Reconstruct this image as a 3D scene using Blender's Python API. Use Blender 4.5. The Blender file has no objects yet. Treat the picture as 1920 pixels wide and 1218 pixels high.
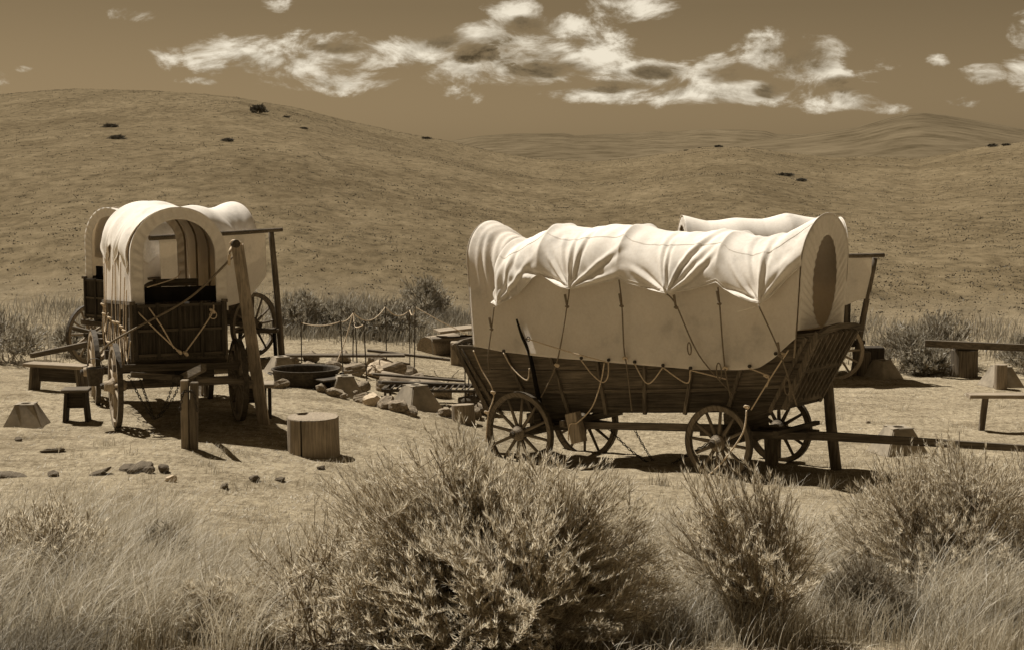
import bpy, bmesh, math, random
import numpy as np
from mathutils import Vector, Matrix
R = math.radians
random.seed(7)
rng = np.random.default_rng(11)
scn = bpy.context.scene
COL = scn.collection

# ---------------------------------------------------------------- camera
CAMZ = 4.5
cam_d = bpy.data.cameras.new('camera'); cam = bpy.data.objects.new('camera', cam_d); COL.objects.link(cam)
cam_d.sensor_width = 36.0; cam_d.lens = 55.0; cam_d.clip_start = 0.1; cam_d.clip_end = 20000
cam.location = (0, 0, CAMZ); cam.rotation_euler = (R(90 - 5.724), 0, 0)
scn.camera = cam

# ---------------------------------------------------------------- sun and sky (sepia toned like the print)
SUN_EL, SUN_X, SUN_Y = R(59), -0.745, 0.667
sd = Vector((SUN_X * math.cos(SUN_EL), SUN_Y * math.cos(SUN_EL), math.sin(SUN_EL))).normalized()
sun_l = bpy.data.lights.new('sun', 'SUN'); sun = bpy.data.objects.new('sun', sun_l); COL.objects.link(sun)
sun_l.energy = 4.8; sun_l.angle = R(0.53); sun_l.color = (1.0, 0.955, 0.875)
sun.rotation_euler = sd.to_track_quat('Z', 'Y').to_euler()
scn.view_settings.view_transform = 'Standard'; scn.view_settings.look = 'None'
scn.view_settings.exposure = 0.52; scn.view_settings.gamma = 1.0

world = bpy.data.worlds.new('World'); scn.world = world; world.use_nodes = True
def build_world():
    nt = world.node_tree; nt.nodes.clear(); N = nt.nodes.new; L = nt.links.new
    out = N('ShaderNodeOutputWorld'); bg = N('ShaderNodeBackground'); L(bg.outputs[0], out.inputs[0])
    sky = N('ShaderNodeTexSky'); sky.sky_type = 'NISHITA'; sky.sun_disc = False
    sky.sun_elevation = SUN_EL; sky.sun_rotation = math.atan2(SUN_X, SUN_Y) % (2 * math.pi)
    bw = N('ShaderNodeRGBToBW'); L(sky.outputs[0], bw.inputs[0])
    def m(op, a, b=None, c=None, clamp=False):
        n = N('ShaderNodeMath'); n.operation = op; n.use_clamp = clamp
        for i, v in enumerate((a, b, c)):
            if v is None: continue
            if isinstance(v, (int, float)): n.inputs[i].default_value = v
            else: L(v, n.inputs[i])
        return n.outputs[0]
    tc = N('ShaderNodeTexCoord'); sep = N('ShaderNodeSeparateXYZ'); L(tc.outputs['Generated'], sep.inputs[0])
    az = m('ARCTAN2', sep.outputs[0], sep.outputs[1]); el = m('ARCSINE', sep.outputs[2])
    comb = N('ShaderNodeCombineXYZ'); L(az, comb.inputs[0]); L(m('MULTIPLY', el, 2.1), comb.inputs[1])
    def noise(scale, detail, off=(0, 0, 0), rough=.6, dist=0.):
        mp = N('ShaderNodeMapping'); mp.inputs['Location'].default_value = off; L(comb.outputs[0], mp.inputs[0])
        n = N('ShaderNodeTexNoise'); n.inputs['Scale'].default_value = scale; n.inputs['Detail'].default_value = detail
        n.inputs['Roughness'].default_value = rough; n.inputs['Distortion'].default_value = dist; L(mp.outputs[0], n.inputs['Vector']); return n.outputs[0]
    K = 1 / 2933.
    # the cloud banks of the day, each a soft ellipse (azimuth, elevation, half extents) broken up by noise
    banks = [(560,112,185,52),(650,158,100,26),(800,98,75,34),(905,118,120,46),(960,28,62,36),(1035,112,115,58),(1170,22,100,26),
             (1245,140,160,36),(1150,182,170,18),(1420,108,78,42),(1500,135,85,58),(1340,178,260,26),(1560,194,100,24),(1640,207,45,12),
             (272,42,48,15),(530,14,34,20),(325,116,34,27),(375,158,46,8),(870,178,40,22),(1630,138,48,23),(1730,122,22,14),(1780,201,34,11),
             (1890,108,48,64),(1812,148,42,17),(18,166,44,22),(82,141,24,7),(420,130,60,20),(720,95,60,16),(935,72,75,40),(1060,62,90,36),(1110,95,90,40),(1330,125,70,26)]
    d = None
    for (x, y, rx, ry) in banks:
        a = m('DIVIDE', m('SUBTRACT', az, (x - 960) * K), rx * K * 1.12); b = m('DIVIDE', m('SUBTRACT', el, (315 - y) * K), ry * K * 1.15)
        v = m('SUBTRACT', 1.0, m('ADD', m('MULTIPLY', a, a), m('MULTIPLY', b, b)))
        if rx * ry < 1500: v = m('SUBTRACT', m('MULTIPLY', v, .7), .05)      # little scraps stay thin
        d = v if d is None else m('MAXIMUM', d, v)
    d = m('MAXIMUM', d, -1.0)
    # the same kind of broken cloud over the rest of the sky
    rest = m('MULTIPLY', m('SUBTRACT', noise(2.3, 2.0, (3.1, 7.7, 0)), 0.55), 7.0)
    inview = m('MULTIPLY', m('MULTIPLY', m('SUBTRACT', 0.52, m('ABSOLUTE', az)), 7.0, clamp=True), m('MULTIPLY', m('SUBTRACT', 0.24, el), 8.5, clamp=True))
    rest = m('SUBTRACT', rest, m('MULTIPLY', inview, 5.0))
    d = m('MAXIMUM', d, rest)
    n1 = noise(23, 11.0, (0, 0, 0), .66, .45); n2 = noise(23, 11.0, (-0.010, 0.020, 0), .66, .45); n3 = noise(9, 3.0, (1.3, .4, 0))
    f = m('ADD', m('SUBTRACT', m('MULTIPLY', d, 1.05), 0.24), m('MULTIPLY', m('SUBTRACT', n1, 0.5), 4.3))
    mask = N('ShaderNodeMapRange'); mask.interpolation_type = 'SMOOTHSTEP'; L(f, mask.inputs[0])
    mask.inputs[1].default_value = 0.0; mask.inputs[2].default_value = 1.05
    # sun behind the clouds: thin rims glow, thick middles go grey
    thick = N('ShaderNodeMapRange'); thick.interpolation_type = 'SMOOTHSTEP'; L(f, thick.inputs[0]); thick.inputs[1].default_value = 0.45; thick.inputs[2].default_value = 1.35
    patch = m('MULTIPLY', m('SUBTRACT', n3, 0.36), 3.2, clamp=True)
    lit = m('SUBTRACT', m('ADD', 0.86, m('MULTIPLY', m('SUBTRACT', n1, n2), 2.2)), m('MULTIPLY', m('MULTIPLY', thick.outputs[0], patch), 0.70))
    core = None
    for (x, y, rx, ry) in [(830,82,60,26),(1030,135,90,20),(1130,166,80,13),(1235,138,60,18),(1370,142,70,20),(1500,120,55,34),(1442,170,40,20),(985,52,40,20),(1560,165,45,16),(640,95,60,14),(890,105,50,20)]:
        a = m('DIVIDE', m('SUBTRACT', az, (x - 960) * K), rx * K); b = m('DIVIDE', m('SUBTRACT', el, (315 - y) * K), ry * K)
        v = m('SUBTRACT', 1.0, m('ADD', m('MULTIPLY', a, a), m('MULTIPLY', b, b)))
        core = v if core is None else m('MAXIMUM', core, v)
    core = m('MULTIPLY', m('ADD', m('MAXIMUM', core, -.6), m('MULTIPLY', m('SUBTRACT', n1, .5), 3.0)), 0.75, clamp=True)
    lit = m('SUBTRACT', m('SUBTRACT', lit, m('MULTIPLY', core, 0.82)), m('MULTIPLY', m('SUBTRACT', n3, .5), .35), clamp=True)
    ramp = N('ShaderNodeValToRGB'); L(lit, ramp.inputs[0])
    ramp.color_ramp.elements[0].color = (0.050, 0.036, 0.019, 1); ramp.color_ramp.elements[1].color = (0.60, 0.54, 0.43, 1)
    e = ramp.color_ramp.elements.new(.45); e.color = (0.150, 0.113, 0.066, 1)
    tint = N('ShaderNodeMix'); tint.data_type = 'RGBA'; tint.blend_type = 'MULTIPLY'; tint.inputs[0].default_value = 1.0
    deep = m('MAXIMUM', m('SUBTRACT', 1.10, m('MULTIPLY', el, 3.4)), 0.76)
    L(m('MULTIPLY', m('MULTIPLY', bw.outputs[0], SKY_K), deep), tint.inputs['A']); tint.inputs['B'].default_value = (1.0, 0.72, 0.39, 1)
    mix = N('ShaderNodeMix'); mix.data_type = 'RGBA'; L(mask.outputs[0], mix.inputs[0]); L(tint.outputs['Result'], mix.inputs['A']); L(ramp.outputs[0], mix.inputs['B'])
    L(mix.outputs['Result'], bg.inputs[0]); bg.inputs[1].default_value = 1.0
SKY_K = 0.0345
build_world()

# ---------------------------------------------------------------- helpers
def link(o, parent=None):
    COL.objects.link(o); o.parent = parent; return o
def tag(o, label=None, cat=None, group=None, kind=None):
    if label: o['label'] = label
    if cat: o['category'] = cat
    if group: o['group'] = group
    if kind: o['kind'] = kind
    return o
def empty(name, loc, rot=(0, 0, 0)):
    o = bpy.data.objects.new(name, None); o.empty_display_size = .2; o.location = loc; o.rotation_euler = rot
    return link(o)
def arr_mesh(name, V, Q, smooth=False):
    V = np.asarray(V, np.float32); Q = np.asarray(Q, np.int32)
    me = bpy.data.meshes.new(name); me.vertices.add(len(V)); me.vertices.foreach_set('co', V.ravel())
    n = Q.shape[1]; me.loops.add(Q.size); me.loops.foreach_set('vertex_index', Q.ravel())
    me.polygons.add(len(Q)); me.polygons.foreach_set('loop_start', np.arange(0, Q.size, n, dtype=np.int32))
    me.polygons.foreach_set('loop_total', np.full(len(Q), n, np.int32))
    if smooth: me.polygons.foreach_set('use_smooth', np.ones(len(Q), bool))
    me.update(calc_edges=True); me.validate(); return me
def obj(name, me, mat, parent=None):
    o = bpy.data.objects.new(name, me)
    if mat is not None and not me.materials: me.materials.append(mat)
    return link(o, parent)
class MB:
    def __init__(s): s.v = []; s.f = []
    def add(s, vs, fs):
        n = len(s.v); s.v += [tuple(v) for v in vs]; s.f += [tuple(i + n for i in f) for f in fs]; return s
    def box(s, c, size, rot=None, jit=0.):
        hx, hy, hz = [a / 2 for a in size]
        vs = [Vector((x * hx, y * hy, z * hz)) for x in (-1, 1) for y in (-1, 1) for z in (-1, 1)]
        if jit: vs = [v + Vector([random.uniform(-jit, jit) for _ in range(3)]) for v in vs]
        if rot is not None: vs = [rot @ v for v in vs]
        return s.add([v + Vector(c) for v in vs], [(0,1,3,2),(4,6,7,5),(0,4,5,1),(2,3,7,6),(0,2,6,4),(1,5,7,3)])
    def beam(s, p0, p1, w, h, up=(0, 0, 1), w1=None, h1=None):
        p0, p1 = Vector(p0), Vector(p1); t = (p1 - p0).normalized(); up = Vector(up)
        sd_ = t.cross(up); sd_ = sd_.normalized() if sd_.length > 1e-4 else Vector((1, 0, 0)); u = sd_.cross(t).normalized()
        vs = []
        for p, a, b in ((p0, w, h), (p1, w1 or w, h1 or h)):
            for i, j in ((-1, -1), (1, -1), (1, 1), (-1, 1)): vs.append(p + sd_ * (i * a / 2) + u * (j * b / 2))
        return s.add(vs, [(3,2,1,0),(4,5,6,7),(0,1,5,4),(1,2,6,5),(2,3,7,6),(3,0,4,7)])
    def tube(s, pts, r, n=8, r1=None, cap=True):
        pts = [Vector(p) for p in pts]; m = len(pts); base = len(s.v); ref = Vector((0.13, 0.31, 0.94))
        vs = []; fs = []
        for i, p in enumerate(pts):
            t = (pts[min(i + 1, m - 1)] - pts[max(i - 1, 0)]).normalized()
            a = t.cross(ref); a = a.normalized() if a.length > 1e-3 else t.cross(Vector((1, 0, 0))).normalized(); b = t.cross(a)
            rr = r if r1 is None else r + (r1 - r) * i / (m - 1)
            for k in range(n):
                an = 2 * math.pi * k / n; vs.append(p + a * (rr * math.cos(an)) + b * (rr * math.sin(an)))
        for i in range(m - 1):
            for k in range(n): fs.append((i*n+k, i*n+(k+1)%n, (i+1)*n+(k+1)%n, (i+1)*n+k))
        if cap: fs.append(tuple(reversed(range(n)))); fs.append(tuple((m-1)*n+k for k in range(n)))
        return s.add(vs, fs)
    def lathe(s, prof, n=20, axis='z', c=(0, 0, 0), jit=0.):
        vs = []; fs = []; m = len(prof); jr = [1 + random.uniform(-jit, jit) for _ in range(n)]
        for r, h in prof:
            for k in range(n):
                a = 2 * math.pi * k / n; x, y = r * jr[k] * math.cos(a), r * jr[k] * math.sin(a)
                p = {'z': (x, y, h), 'y': (x, h, y), 'x': (h, x, y)}[axis]; vs.append((p[0]+c[0], p[1]+c[1], p[2]+c[2]))
        for i in range(m - 1):
            for k in range(n): fs.append((i*n+k, i*n+(k+1)%n, (i+1)*n+(k+1)%n, (i+1)*n+k))
        if prof[0][0] > 1e-4: fs.append(tuple(reversed(range(n))))
        if prof[-1][0] > 1e-4: fs.append(tuple((m-1)*n+k for k in range(n)))
        return s.add(vs, fs)
    def build(s, name, mat, parent=None, smooth=False, bevel=0.):
        me = bpy.data.meshes.new(name); me.from_pydata([tuple(v) for v in s.v], [], s.f)
        bm = bmesh.new(); bm.from_mesh(me); bmesh.ops.recalc_face_normals(bm, faces=bm.faces)
        if bevel: bmesh.ops.bevel(bm, geom=bm.edges[:], offset=bevel, segments=1, affect='EDGES', clamp_overlap=True)
        if smooth:
            for f in bm.faces: f.smooth = len(f.verts) <= 4
        bm.to_mesh(me); bm.free()
        return obj(name, me, mat, parent)
def spline(pts, n=6):
    pts = [Vector(p) for p in pts]; out = []
    for i in range(len(pts) - 1):
        p0, p1, p2, p3 = pts[max(i-1, 0)], pts[i], pts[i+1], pts[min(i+2, len(pts)-1)]
        for k in range(n):
            t = k / n
            out.append(0.5 * ((2*p1) + (p2-p0)*t + (2*p0-5*p1+4*p2-p3)*t*t + (3*p1-p0-3*p2+p3)*t**3))
    return out + [pts[-1]]

# ---------------------------------------------------------------- materials
def mat_base(name, rough=.9, spec=.15):
    mt = bpy.data.materials.new(name); mt.use_nodes = True; nt = mt.node_tree; b = nt.nodes['Principled BSDF']
    b.inputs['Roughness'].default_value = rough; b.inputs['Specular IOR Level'].default_value = spec
    return mt, nt, b
def coords(nt, scale, rot=(0, 0, 0)):
    tc = nt.nodes.new('ShaderNodeTexCoord'); mp = nt.nodes.new('ShaderNodeMapping'); mp.inputs['Scale'].default_value = scale
    mp.inputs['Rotation'].default_value = rot; nt.links.new(tc.outputs['Object'], mp.inputs[0]); return mp.outputs[0]
def noise(nt, vec, scale, detail=6, rough=.6):
    n = nt.nodes.new('ShaderNodeTexNoise'); n.inputs['Scale'].default_value = scale; n.inputs['Detail'].default_value = detail
    n.inputs['Roughness'].default_value = rough
    if vec is not None: nt.links.new(vec, n.inputs['Vector'])
    return n.outputs[0]
def ramp(nt, fac, stops):
    r = nt.nodes.new('ShaderNodeValToRGB'); el = r.color_ramp.elements
    el[0].position, el[0].color = stops[0][0], (*stops[0][1], 1); el[1].position, el[1].color = stops[-1][0], (*stops[-1][1], 1)
    for p, c in stops[1:-1]: e = el.new(p); e.color = (*c, 1)
    nt.links.new(fac, r.inputs[0]); return r.outputs[0]
def mixc(nt, fac, a, b, mode='MIX'):
    m = nt.nodes.new('ShaderNodeMix'); m.data_type = 'RGBA'; m.blend_type = mode
    for s, v in ((m.inputs[0], fac), (m.inputs['A'], a), (m.inputs['B'], b)):
        if hasattr(v, 'links') or hasattr(v, 'is_linked'): nt.links.new(v, s)
        elif isinstance(v, (int, float)): s.default_value = v
        else: s.default_value = (*v, 1)
    return m.outputs['Result']
def bump(nt, b, h, strength=.5, dist=.01):
    n = nt.nodes.new('ShaderNodeBump'); n.inputs['Strength'].default_value = strength; n.inputs['Distance'].default_value = dist
    nt.links.new(h, n.inputs['Height']); nt.links.new(n.outputs[0], b.inputs['Normal'])
def sep(c): return (c, c * .80, c * .56)        # print tone: mid browns
def sepw(c): return (c, c * .93, c * .83)        # print tone: lights
def wood(name, lo, hi, axis='x', rough=.85):
    mt, nt, b = mat_base(name, rough)
    sc = {'x': (.6, 14, 14), 'y': (14, .6, 14), 'z': (14, 14, .6)}[axis]
    g = noise(nt, coords(nt, sc), 2.6, 8, .7); big = noise(nt, coords(nt, (1, 1, 1)), 1.7, 4)
    tn = lambda v: (v, v * .82, v * .60)
    c = ramp(nt, g, [(.28, tn(lo * .45)), (.45, tn(lo)), (.72, tn(hi))])
    c = mixc(nt, .55, c, ramp(nt, big, [(.3, (.45, .43, .40)), (.7, (1.25, 1.22, 1.18))]), 'MULTIPLY')
    nt.links.new(c, b.inputs['Base Color']); bump(nt, b, g, .7, .012); return mt
def canvas_mat(name, c0, trans=.17):
    mt, nt, b = mat_base(name, .92, .05)
    st = noise(nt, coords(nt, (1, 1, 1)), 1.3, 6, .65); fn = noise(nt, coords(nt, (1, 1, 1)), 22, 5, .6)
    c = mixc(nt, .5, ramp(nt, st, [(.30, sepw(c0 * .66)), (.44, sepw(c0 * .93)), (.60, sepw(c0))]), ramp(nt, fn, [(.3, (.84, .81, .77)), (.6, (1, 1, 1))]), 'MULTIPLY')
    nt.links.new(c, b.inputs['Base Color']); bump(nt, b, fn, .22, .01)
    tr = nt.nodes.new('ShaderNodeBsdfTranslucent'); tr.inputs[0].default_value = (.84, .74, .58, 1)
    mx = nt.nodes.new('ShaderNodeMixShader'); mx.inputs[0].default_value = trans
    out = nt.nodes['Material Output']; nt.links.new(b.outputs[0], mx.inputs[1]); nt.links.new(tr.outputs[0], mx.inputs[2]); nt.links.new(mx.outputs[0], out.inputs[0])
    return mt
def plain(name, c, rough=.85, var=.35, scale=8, bmp=.3, tone=sep, spec=.15, metal=0):
    mt, nt, b = mat_base(name, rough, spec); n = noise(nt, coords(nt, (1, 1, 1)), scale, 7, .65)
    nt.links.new(ramp(nt, n, [(.3, tone(c * (1 - var))), (.7, tone(c * (1 + var)))]), b.inputs['Base Color']); bump(nt, b, n, bmp, .01)
    b.inputs['Metallic'].default_value = metal; return mt
def leafmat(name, lo, hi, trans=.25, rough=.5, spec=.45):
    mt, nt, b = mat_base(name, rough, spec); g = nt.nodes.new('ShaderNodeNewGeometry')
    tn = lambda v: (v, v * .865, v * .63)
    c = ramp(nt, g.outputs['Random Per Island'], [(0, tn(lo)), (.55, tn((lo + hi) / 2)), (1, (hi, hi * .92, hi * .76))])
    big = noise(nt, coords(nt, (1, 1, 1)), 1.6, 4); c = mixc(nt, .6, c, ramp(nt, big, [(.3, (.80, .79, .77)), (.7, (1.22, 1.22, 1.22))]), 'MULTIPLY')
    nt.links.new(c, b.inputs['Base Color'])
    tr = nt.nodes.new('ShaderNodeBsdfTranslucent'); nt.links.new(c, tr.inputs[0]); mx = nt.nodes.new('ShaderNodeMixShader'); mx.inputs[0].default_value = trans
    out = nt.nodes['Material Output']; nt.links.new(b.outputs[0], mx.inputs[1]); nt.links.new(tr.outputs[0], mx.inputs[2]); nt.links.new(mx.outputs[0], out.inputs[0])
    return mt
M = dict(
    wx=wood('weathered_wood_x', .11, .24, 'x'), wy=wood('weathered_wood_y', .105, .23, 'y'), wz=wood('weathered_wood_z', .12, .26, 'z'),
    dx=wood('dark_wood_x', .06, .14, 'x'), dy=wood('dark_wood_y', .07, .16, 'y'), dz=wood('dark_wood_z', .045, .105, 'z'),
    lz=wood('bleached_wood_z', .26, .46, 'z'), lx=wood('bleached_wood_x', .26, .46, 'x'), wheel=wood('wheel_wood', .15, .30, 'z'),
    wheel_lit=wood('sunlit_wheel_wood', .34, .55, 'z'),  # wheel wood with sunlight painted into its colour
    canvas=canvas_mat('canvas', .88), canvas2=canvas_mat('aged_canvas', .86), canvas_thin=canvas_mat('thin_canvas', .94, .30), iron=plain('iron', .045, .6, .4, 14, .3, spec=.4, metal=.3),
    rust=plain('dark_iron', .07, .7, .5, 20, .4), rope=plain('rope', .58, .95, .3, 60, .6), rope_d=plain('old_rope', .20, .95, .3, 60, .6),
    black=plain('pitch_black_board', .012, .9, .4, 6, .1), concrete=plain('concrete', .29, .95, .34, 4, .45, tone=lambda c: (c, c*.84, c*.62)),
    stone=plain('field_stone', .22, .95, .55, 5, .8), stone_l=plain('pale_stone', .48, .95, .3, 5, .6), clod=plain('dirt_clod', .13, 1, .5, 12, .9),
    leaf=leafmat('rabbitbrush_leaf', .38, .88, .5), leaf_d=leafmat('sagebrush_leaf', .20, .46, .35), stem=plain('stem', .27, .9, .4, 20, .2),
    straw=leafmat('dry_grass', .30, .66, .38), straw_d=leafmat('dull_grass', .15, .36, .3), scrub=leafmat('hill_scrub', .10, .17, .1, 1.0, 0.),
)
def S(t):
    t=np.clip(t,0.,1.); return t*t*(3-2*t)
CREST=np.array([(-2600,215),(-1400,200),(-700,205),(-300,196),(0,188),(150,179),(300,180),(450,188),(560,205),(650,228),(750,250),(850,268),(920,284),(1000,297),(1100,303),(1180,299),(1250,288),(1320,278),(1400,279),(1480,290),(1560,298),(1640,297),(1720,301),(1780,290),(1850,277),(1920,270),(2100,255),(2500,245),(4200,240)],float)
HILL_D=300.
def terrain(X,Y):
    X=np.asarray(X,float); Y=np.asarray(Y,float)
    camp=.74*S((1.6-X)/6.6)*(1-.35*S((Y-25)/8.))
    camp=camp-.37*np.exp(-((X-.6)**2+(Y-25.2)**2)/3.2)
    bank=2.85-.137*Y
    k=4.
    m=np.maximum(camp,bank)
    z=m+np.log(np.exp(k*(camp-m))+np.exp(k*(bank-m)))/k-.02
    z=z+.03*np.sin(1.3*X+.7*Y)*np.sin(.9*Y-.5*X)+.015*np.sin(3.1*X-2.3*Y)
    # hillside behind the camp
    Yp=np.maximum(Y,1.)
    u=960+2933*X/Yp
    yc=np.interp(u,CREST[:,0],CREST[:,1])
    zc=4.5+(315-yc)/2933.*HILL_D
    t=np.clip((Y-40)/(HILL_D-40),0,None)
    g=np.where(t<1, t*(1.22-.22*t**4), 1-.35*S((t-1)/.6))
    g=np.where(t<.06, g*S(t/.06)*.5+g*.5, g)
    roll=(1.1*np.sin(X*.035+1.1*np.sin(Y*.021))+.7*np.sin(X*.09+Y*.05+1.))*np.clip((Y-55)/120.,0,1)*np.clip((HILL_D*1.02-Y)/90.,0,1)
    gul=np.abs(np.sin(X*.11+.9*np.sin(Y*.018)+.35*np.sin(Y*.07)))*.9+np.abs(np.sin(X*.29+1.3*np.sin(Y*.03+1.)))*.35
    roll=roll-gul*np.clip((Y-60)/90.,0,1)*np.clip((HILL_D*.97-Y)/60.,0,1)*.5
    w=S((Y-36)/10.)
    return np.where(Y>36, z*(1-S((Y-38)/40.))+zc*g*w+roll*.55, z)
# ---------------------------------------------------------------- ground and hills
def ground_material():
    mt, nt, b = mat_base('ground_soil_and_dry_grass', 1.0, .02)
    tc = nt.nodes.new('ShaderNodeTexCoord'); sx = nt.nodes.new('ShaderNodeSeparateXYZ'); nt.links.new(tc.outputs['Object'], sx.inputs[0])
    o1 = coords(nt, (1, 1, 1))
    fine = noise(nt, o1, 9, 9, .72); mid = noise(nt, coords(nt, (1, 2.2, 1)), .9, 7, .65); big = noise(nt, o1, .16, 4)
    soil = ramp(nt, fine, [(.30, (.16, .128, .085)), (.47, (.335, .276, .19)), (.68, (.46, .388, .277))])
    soil = mixc(nt, .75, soil, ramp(nt, mid, [(.32, (.48, .45, .40)), (.50, (.95, .95, .94)), (.66, (1.15, 1.15, 1.13))]), 'MULTIPLY')
    soil = mixc(nt, .5, soil, ramp(nt, big, [(.35, (.75, .73, .70)), (.65, (1.1, 1.1, 1.1))]), 'MULTIPLY')
    sp_ = noise(nt, o1, 38, 4, .8); soil = mixc(nt, .7, soil, ramp(nt, sp_, [(.34, (.55, .52, .47)), (.50, (1, 1, 1)), (.68, (1.25, 1.25, 1.22))]), 'MULTIPLY')
    gr = noise(nt, coords(nt, (15, 4.5, 6)), 1.0, 5, .75); soil = mixc(nt, .8, soil, ramp(nt, gr, [(.32, (.62, .60, .56)), (.50, (1, 1, 1)), (.68, (1.22, 1.22, 1.2))]), 'MULTIPLY')
    gr2 = noise(nt, coords(nt, (2.6, .7, 2)), 1.0, 9, .8)
    hf = noise(nt, coords(nt, (.55, .22, 1)), 2.2, 10, .75); hm = noise(nt, coords(nt, (.05, .03, .05)), 1.6, 6, .6); hs = noise(nt, coords(nt, (.35, .09, .3), (0, 0, .35)), 1.0, 8, .75)
    hill = ramp(nt, hf, [(.33, (.072, .055, .032)), (.47, (.134, .103, .061)), (.64, (.182, .141, .086))])
    hill = mixc(nt, .8, hill, ramp(nt, hs, [(.34, (.74, .72, .68)), (.58, (1.06, 1.06, 1.05))]), 'MULTIPLY')
    hill = mixc(nt, .6, hill, ramp(nt, hm, [(.36, (.68, .66, .62)), (.60, (1.14, 1.14, 1.14))]), 'MULTIPLY')
    hill = mixc(nt, .8, hill, ramp(nt, gr2, [(.34, (.60, .58, .53)), (.48, (1, 1, 1)), (.66, (1.16, 1.16, 1.14))]), 'MULTIPLY')
    mr = nt.nodes.new('ShaderNodeMapRange'); nt.links.new(sx.outputs[1], mr.inputs[0]); mr.inputs[1].default_value = 35; mr.inputs[2].default_value = 52
    nt.links.new(mixc(nt, mr.outputs[0], soil, hill), b.inputs['Base Color']); bump(nt, b, fine, 1.0, .07); return mt
ys = np.concatenate([np.linspace(-8, 8, 18), np.linspace(8.25, 45, 160), 45 * np.exp(np.linspace(.012, math.log(520 / 45.), 120)), [700, 1000, 1600, 2600, 4500, 8000]])
us = np.sinh(np.linspace(-2.2, 2.2, 260)) / math.sinh(2.2) * 1.25
us = np.sort(np.concatenate([us, np.linspace(-.36, .36, 160)]))
YY, UU = np.meshgrid(ys, us, indexing='ij'); XX = UU * (np.maximum(YY, -4) + 14.0)
ZZ = terrain(XX, YY)
ZZ += np.where(YY < 60, .012 * np.sin(XX * 7.3 + 2 * np.sin(YY * 3.1)) * np.sin(YY * 6.1 + 1.5 * np.sin(XX * 2.7)), 0)
def grid_quads(a, b):
    i = np.arange(a * b).reshape(a, b); return np.stack([i[:-1, :-1], i[:-1, 1:], i[1:, 1:], i[1:, :-1]], -1).reshape(-1, 4)
g = obj('ground', arr_mesh('ground', np.stack([XX, YY, ZZ], -1).reshape(-1, 3), grid_quads(*XX.shape), True), ground_material())
tag(g, kind='structure')
def tz(x, y): return float(terrain(x, y))

def hills_material():
    mt, nt, b = mat_base('far_hill_grass', 1.0, 0)
    a = noise(nt, coords(nt, (.03, .03, .10)), 1.0, 9, .7); c = noise(nt, coords(nt, (.005, .004, .02)), 1.2, 5)
    col = ramp(nt, a, [(.32, (.060, .046, .026)), (.5, (.118, .092, .057)), (.7, (.155, .122, .077))])
    nt.links.new(mixc(nt, .6, col, ramp(nt, c, [(.35, (.7, .69, .66)), (.62, (1.15, 1.15, 1.15))]), 'MULTIPLY'), b.inputs['Base Color']); return mt
HM = hills_material()
def ridge(name, prof, y0, yc, gul, seed):
    r = np.random.default_rng(seed); p = np.array(prof, float); u = np.linspace(p[0, 0], p[-1, 0], 300); n = 60
    s = np.linspace(0, 1.5, n); U, Sx = np.meshgrid(u, s, indexing='ij')
    tanc = (315 - np.interp(U, p[:, 0], p[:, 1])) / 2933.
    Y = y0 + (yc - y0) * Sx; zc_ = 4.5 + tanc * yc
    sh = np.where(Sx < 1, S(Sx) * .45 + Sx * .55, 1 - .5 * S((Sx - 1) / .5))
    X = (U - 960) / 2933. * Y
    gl = sum(np.sin(X / (90. / k) + r.uniform(0, 6) + 1.3 * np.sin(Y / 170. + k)) / k for k in (1, 2, 3.3, 5))
    Z = -6 + (zc_ + 6) * sh + gl * gul * np.sin(np.clip(Sx, 0, 1) * math.pi) 
    o = obj(name, arr_mesh(name, np.stack([X, Y, Z], -1).reshape(-1, 3), grid_quads(*X.shape), True), HM); return tag(o, kind='structure')
ridge('far_mesa_hills', [(-400,262),(300,266),(700,268),(850,264),(900,256),(960,251.5),(1060,250.5),(1076,255),(1130,252.5),(1200,249.5),(1225,246.5),(1252,249),(1310,243.5),(1380,244),(1432,247),(1452,252.5),(1520,252),(1620,250),(1900,252),(2400,258),(3000,262)], 900, 2400, 2.0, 3)
ridge('far_round_hill', [(880,306),(1000,300),(1150,296),(1280,283),(1400,266),(1500,254),(1600,240),(1660,223),(1700,214.5),(1725,213),(1765,217.5),(1850,232),(1920,244),(2100,250),(2400,236),(2900,240)], 480, 1300, 1.3, 5)
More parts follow.
